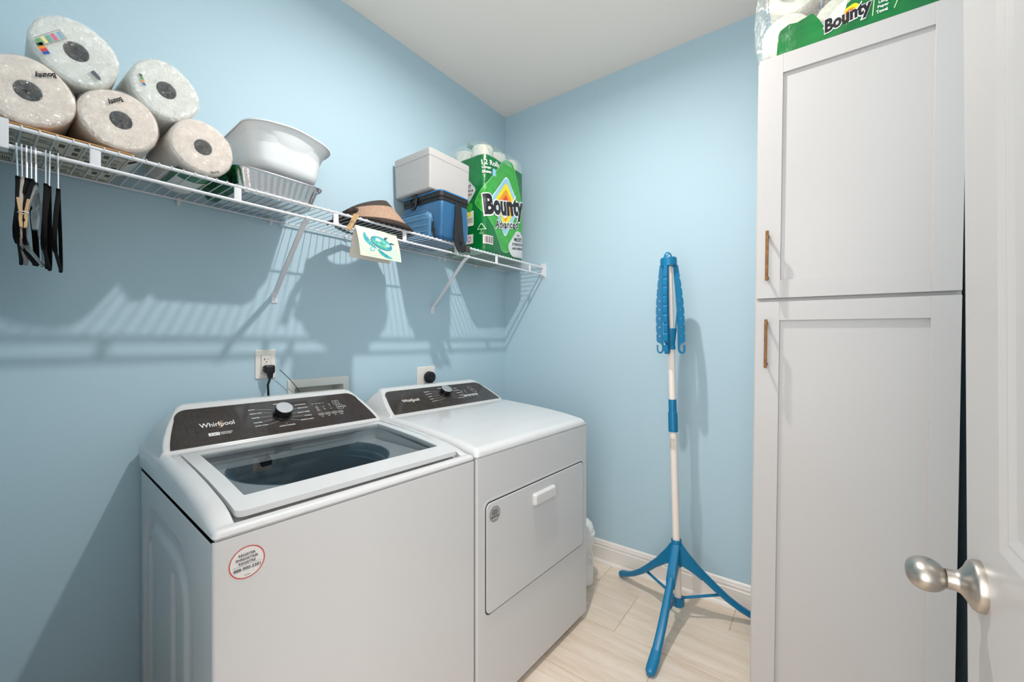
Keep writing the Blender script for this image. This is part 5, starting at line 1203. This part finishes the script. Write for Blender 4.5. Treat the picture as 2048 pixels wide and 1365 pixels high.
decal('white_roll_gap', [smooth_poly([(1.682, 2.176), (1.692, 2.200), (1.716, 2.228), (1.742, 2.240), (1.735, 2.205), (1.712, 2.180)], 0.008)], QF(0.003), mat('roll_window', (226, 214, 206), 0.9, bump=(300, 0.5, 0.003)), g1, **kw)
for i, (g, m_) in enumerate(((1.0, YEL), (0.62, ORA), (0.4, RED))):
    decal('glow_print', [smooth_poly(grow([(1.715, 2.172), (1.728, 2.208), (1.758, 2.222), (1.772, 2.205), (1.748, 2.180)], g), 0.008)], QF(0.0024 + 0.0004 * i), m_, g1, **kw)
text('brand_outline', 'Bounty', QF(0.0036), WHITEP, g1, at=(1.741, 2.186), width=0.112, height=0.050, bold=0.05, shear=0.25, rot=0.17, sp=1.02, grow=0.055, **kw)
text('brand_lettering', 'Bounty', QF(0.0041), BLACKI, g1, at=(1.741, 2.186), width=0.112, height=0.050, bold=0.05, shear=0.25, rot=0.17, sp=1.02, **kw)
texts('claim_lettering', [('Stronger', (1.826, 2.211), 0.010, 'CENTER', 0.12, 0.034), ('Longer', (1.822, 2.198), 0.010, 'CENTER', 0.12, 0.028), ('Paper', (1.818, 2.185), 0.010, 'CENTER', 0.12, 0.024), ('Towel', (1.815, 2.172), 0.010, 'CENTER', 0.12, 0.024)], QF(0.004), WHITEP, g1, **kw)
decals('label_outline', [[seg(1.801, 2.240, 1.795, 2.165, 0.0022)], [seg(1.866, 2.240, 1.840, 2.168, 0.0022)]], QF(0.004), mat('pale_green_line', (186, 226, 176), 0.35), g1, **kw)

# ------------------------------------------------------------------ drying stand
t = thing('drying_stand', 'blue and white folding tripod clothes drying stand by the far wall', 'drying rack', (1.17, -0.25, 0.0))
POLEW = mat('pole_white', (238, 228, 220), 0.3)
def PX(z): return 1.171 - (z - 0.1) * 0.0270
PYc = -0.25
ax = lambda z: Vector((PX(z), PYc, z))
ST = Matrix.Identity(4)
def poleM(z): return Matrix.Translation(ax(z)) @ Matrix.Rotation(math.radians(-1.5), 4, 'Y')
obj('pole', MB().tube([ax(0.085), ax(0.90)], 0.0160, 24), POLEW, t)
obj('inner_pole', MB().tube([ax(0.85), ax(1.60)], 0.0150, 24), POLEW, t)
obj('collar', MB().lathe([(0.0162, 0.0), (0.0200, 0.0), (0.0203, 0.003), (0.0200, 0.082), (0.0192, 0.086), (0.0172, 0.087), (0.0170, 0.142), (0.0165, 0.145), (0.0150, 0.145)], poleM(0.842), 32), BLUEP, t)
# small paper label wrapped on the pole
def polemap(z0, R): return lambda u, v: poleM(z0) @ Vector((R * math.sin(u / R + math.radians(-105 + 90)) , -R * math.cos(u / R + math.radians(-105 + 90)), v))
lb = decal('pole_label', [rrect(-0.014, -0.085, 0.018, -0.020, 0.001, 1)], polemap(0.842, 0.0164), mat('label_paper', (226, 216, 206), 0.5), t, cu=fr(-0.02, 0.02, 0.003))
texts('label_lettering', [(s_, (0.002, -0.032 - 0.0065 * i), 0.0032, 'CENTER', 0, 0.022) for i, s_ in enumerate(('Drying', 'CAUTION', 'max 10 kg', 'Keep away', 'from fire', 'Do not', 'overload'))], polemap(0.842, 0.0167), LED, lb, cu=fr(-0.02, 0.02, 0.003))
# tripod hub and legs
hub = obj('tripod_hub', MB().lathe([(0.0162, 0.0), (0.022, 0.0), (0.0245, 0.010), (0.0225, 0.05), (0.020, 0.085), (0.0215, 0.090), (0.0225, 0.112), (0.0205, 0.116), (0.0165, 0.112)], poleM(0.245), 32), BLUEP, t)
LEGA = (math.radians(152), math.radians(-89), math.radians(31))
for a in LEGA:
    d = Vector((math.cos(a), math.sin(a), 0)); side = Vector((-math.sin(a), math.cos(a), 0)); b0 = ax(0.3) * 1.0; b0.z = 0
    P = lambda r, z: (b0 + d * r + Vector((0, 0, z)))[:]
    # wing of the hub that takes the leg
    rgs = []
    for r, zt_, zb_, wv in ((0.008, 0.352, 0.250, 0.034), (0.024, 0.340, 0.243, 0.036), (0.050, 0.303, 0.228, 0.037), (0.078, 0.270, 0.208, 0.037), (0.104, 0.238, 0.186, 0.037)):
        rgs.append([(Vector(P(r, (zt_ + zb_) / 2 + b)) + side * q)[:] for q, b in rrect(-wv / 2, -(zt_ - zb_) / 2, wv / 2, (zt_ - zb_) / 2, 0.011, 4)])
    obj('leg_socket', MB().loft(rgs), BLUEP, hub, smooth=50)
    pts = [P(0.085, 0.232), P(0.125, 0.193), P(0.17, 0.150), P(0.22, 0.106), P(0.27, 0.069), P(0.32, 0.039), P(0.345, 0.027)]
    lg = obj('leg', MB().tube(pts, 0, 16, sq=([.030, .031, .032, .033, .034, .034, .034], [.036, .034, .031, .028, .026, .024, .023], tuple(Vector((0, 0, 1))), 0.65)), BLUEP, t, smooth=50)
    lift = 0.0
    fs = 0.014 if a > 0 else 0.0
    obj('leg_foot', MB().tube([P(0.300, 0.0500), P(0.335, 0.0330), P(0.362, 0.0215), P(0.384 - fs, 0.0165), P(0.394 - fs, 0.0155)], 0, 16, sq=([.036, .039, .040, .036, .022], [.024, .027, .030, .028, .018], (0, 0, 1), 0.75)), BLUEP, lg, smooth=50)
    obj('leg_strut', MB().tube([P(0.012, 0.098), P(0.205, 0.125)], 0, 12, sq=(0.012, 0.009, (0, 0, 1), 0.5)), BLUEP, lg, smooth=50)
obj('lower_hub', MB().lathe([(0.0, 0.0), (0.024, 0.0), (0.0265, 0.004), (0.0265, 0.034), (0.024, 0.038), (0.0162, 0.038)], poleM(0.068), 32), BLUEP, t)
# head: cap, loop, slider and four folded arms
zc = 1.588
cap = obj('head_cap', MB().lathe([(0.0150, 0.0), (0.034, 0.0), (0.0355, 0.003), (0.0355, 0.034), (0.032, 0.039), (0.010, 0.042), (0.0, 0.042)], poleM(zc), 40), BLUEP, t)
la = math.radians(36)
lv = Vector((math.cos(la), math.sin(la), 0))
pts = [(ax(zc + 0.040) + lv * (0.013 * math.cos(q)) + Vector((0, 0, 0.0 + 0.021 * math.sin(q))))[:] for q in [PI * i / 10 for i in range(11)]]
obj('hanging_loop', MB().tube(pts, 0, 10, sq=(0.018, 0.0045, None, 0.5)), BLUEP, cap, smooth=50)
sl_ = obj('slider', MB().lathe([(0.0155, 0.0), (0.0190, 0.0), (0.0190, 0.016), (0.0175, 0.018), (0.0185, 0.03), (0.026, 0.085), (0.0275, 0.092), (0.0265, 0.094), (0.0155, 0.090)], poleM(1.212), 32), BLUEP, t)
for k_, adeg in enumerate((27, 117, 203, -95)):
    a = math.radians(adeg); d = Vector((math.cos(a), math.sin(a), 0)); side = Vector((-math.sin(a), math.cos(a), 0))
    # outline in (radial, z): bowed arm with scalloped outer edge and hook
    def rc(z): return interp(1.60 - z, [(0, .0285), (.05, .033), (.10, .038), (.16, .0425), (.22, .0455), (.30, .0465), (.36, .0455)])
    outer, inner_ = [], []
    zs_ = fr(1.592, 1.250, 0.004)
    for z in zs_:
        s_ = (1.592 - z) / 0.342; wd = interp(s_, [(0, .0095), (.25, .0125), (.5, .0145), (1, .0145)])
        sc = 0.0042 * max(0, math.cos(2 * PI * (z - 1.533) / 0.0412)) ** 5 if z < 1.56 else 0
        outer.append((rc(z) + wd - sc, z)); inner_.append((rc(z) - wd, z))
    rb = rc(1.25)
    hook = [(rb + 0.009, 1.243), (rb - 0.002, 1.238), (rb - 0.0075, 1.230), (rb - 0.0085, 1.216), (rb - 0.006, 1.205), (rb + 0.001, 1.1995), (rb + 0.007, 1.203), (rb + 0.009, 1.212), (rb + 0.009, 1.232),
            (rb + 0.0145, 1.232), (rb + 0.0145, 1.208), (rb + 0.010, 1.196), (rb + 0.001, 1.192), (rb - 0.009, 1.196), (rb - 0.0145, 1.208), (rb - 0.0148, 1.235)]
    loop = outer + hook + inner_[::-1]
    holes = [circ(rc(z), z, 0.0036, n=12) for z in (1.2720, 1.3120, 1.3520, 1.3920, 1.4320)]
    fn = lambda u, v, w_: (Vector((PX(v), PYc, v)) + d * u + side * w_)[:]
    am = plate('folding_arm', [loop] + holes, 0.017, fn, BLUEP, t, smooth=25)
    obj('arm_strut', MB().tube([(ax(1.298) + d * 0.022)[:], (ax(1.40) + d * 0.034)[:], (ax(1.47) + d * 0.040)[:]], 0, 10, sq=(0.006, 0.011, tuple(side), 0.5)), BLUEP, am, smooth=50)

# ------------------------------------------------------------------ white jug beyond the dryer
JUG = mat('jug_white', (236, 236, 234), 0.3)
t = thing('white_jug', 'white domed plastic container on the floor between dryer and wall', 'container', (0.683, -0.243, 0.0))
Mj = Matrix.Translation((0.683, -0.243, 0))
obj('jug_body', MB().lathe([(0, 0.0), (0.060, 0.0), (0.066, 0.006), (0.066, 0.10), (0.050, 0.125), (0.048, 0.150), (0.056, 0.170), (0.064, 0.195), (0.066, 0.215)], Mj, 40), JUG, t, smooth=50)
ld = obj('jug_lid', MB().lathe([(0.066, 0.213), (0.073, 0.215), (0.0745, 0.221), (0.0745, 0.236), (0.071, 0.238), (0.071, 0.243), (0.0745, 0.246), (0.0745, 0.262), (0.070, 0.266), (0.068, 0.285), (0.060, 0.306), (0.042, 0.322), (0.018, 0.329), (0, 0.330)], Mj, 40), JUG, t, smooth=40)
obj('jug_grip', MB().tube([(0.683 + 0.058, -0.243, 0.105), (0.683 + 0.070, -0.243, 0.125), (0.683 + 0.066, -0.243, 0.160), (0.683 + 0.058, -0.243, 0.185)], 0.006, 10), JUG, t)
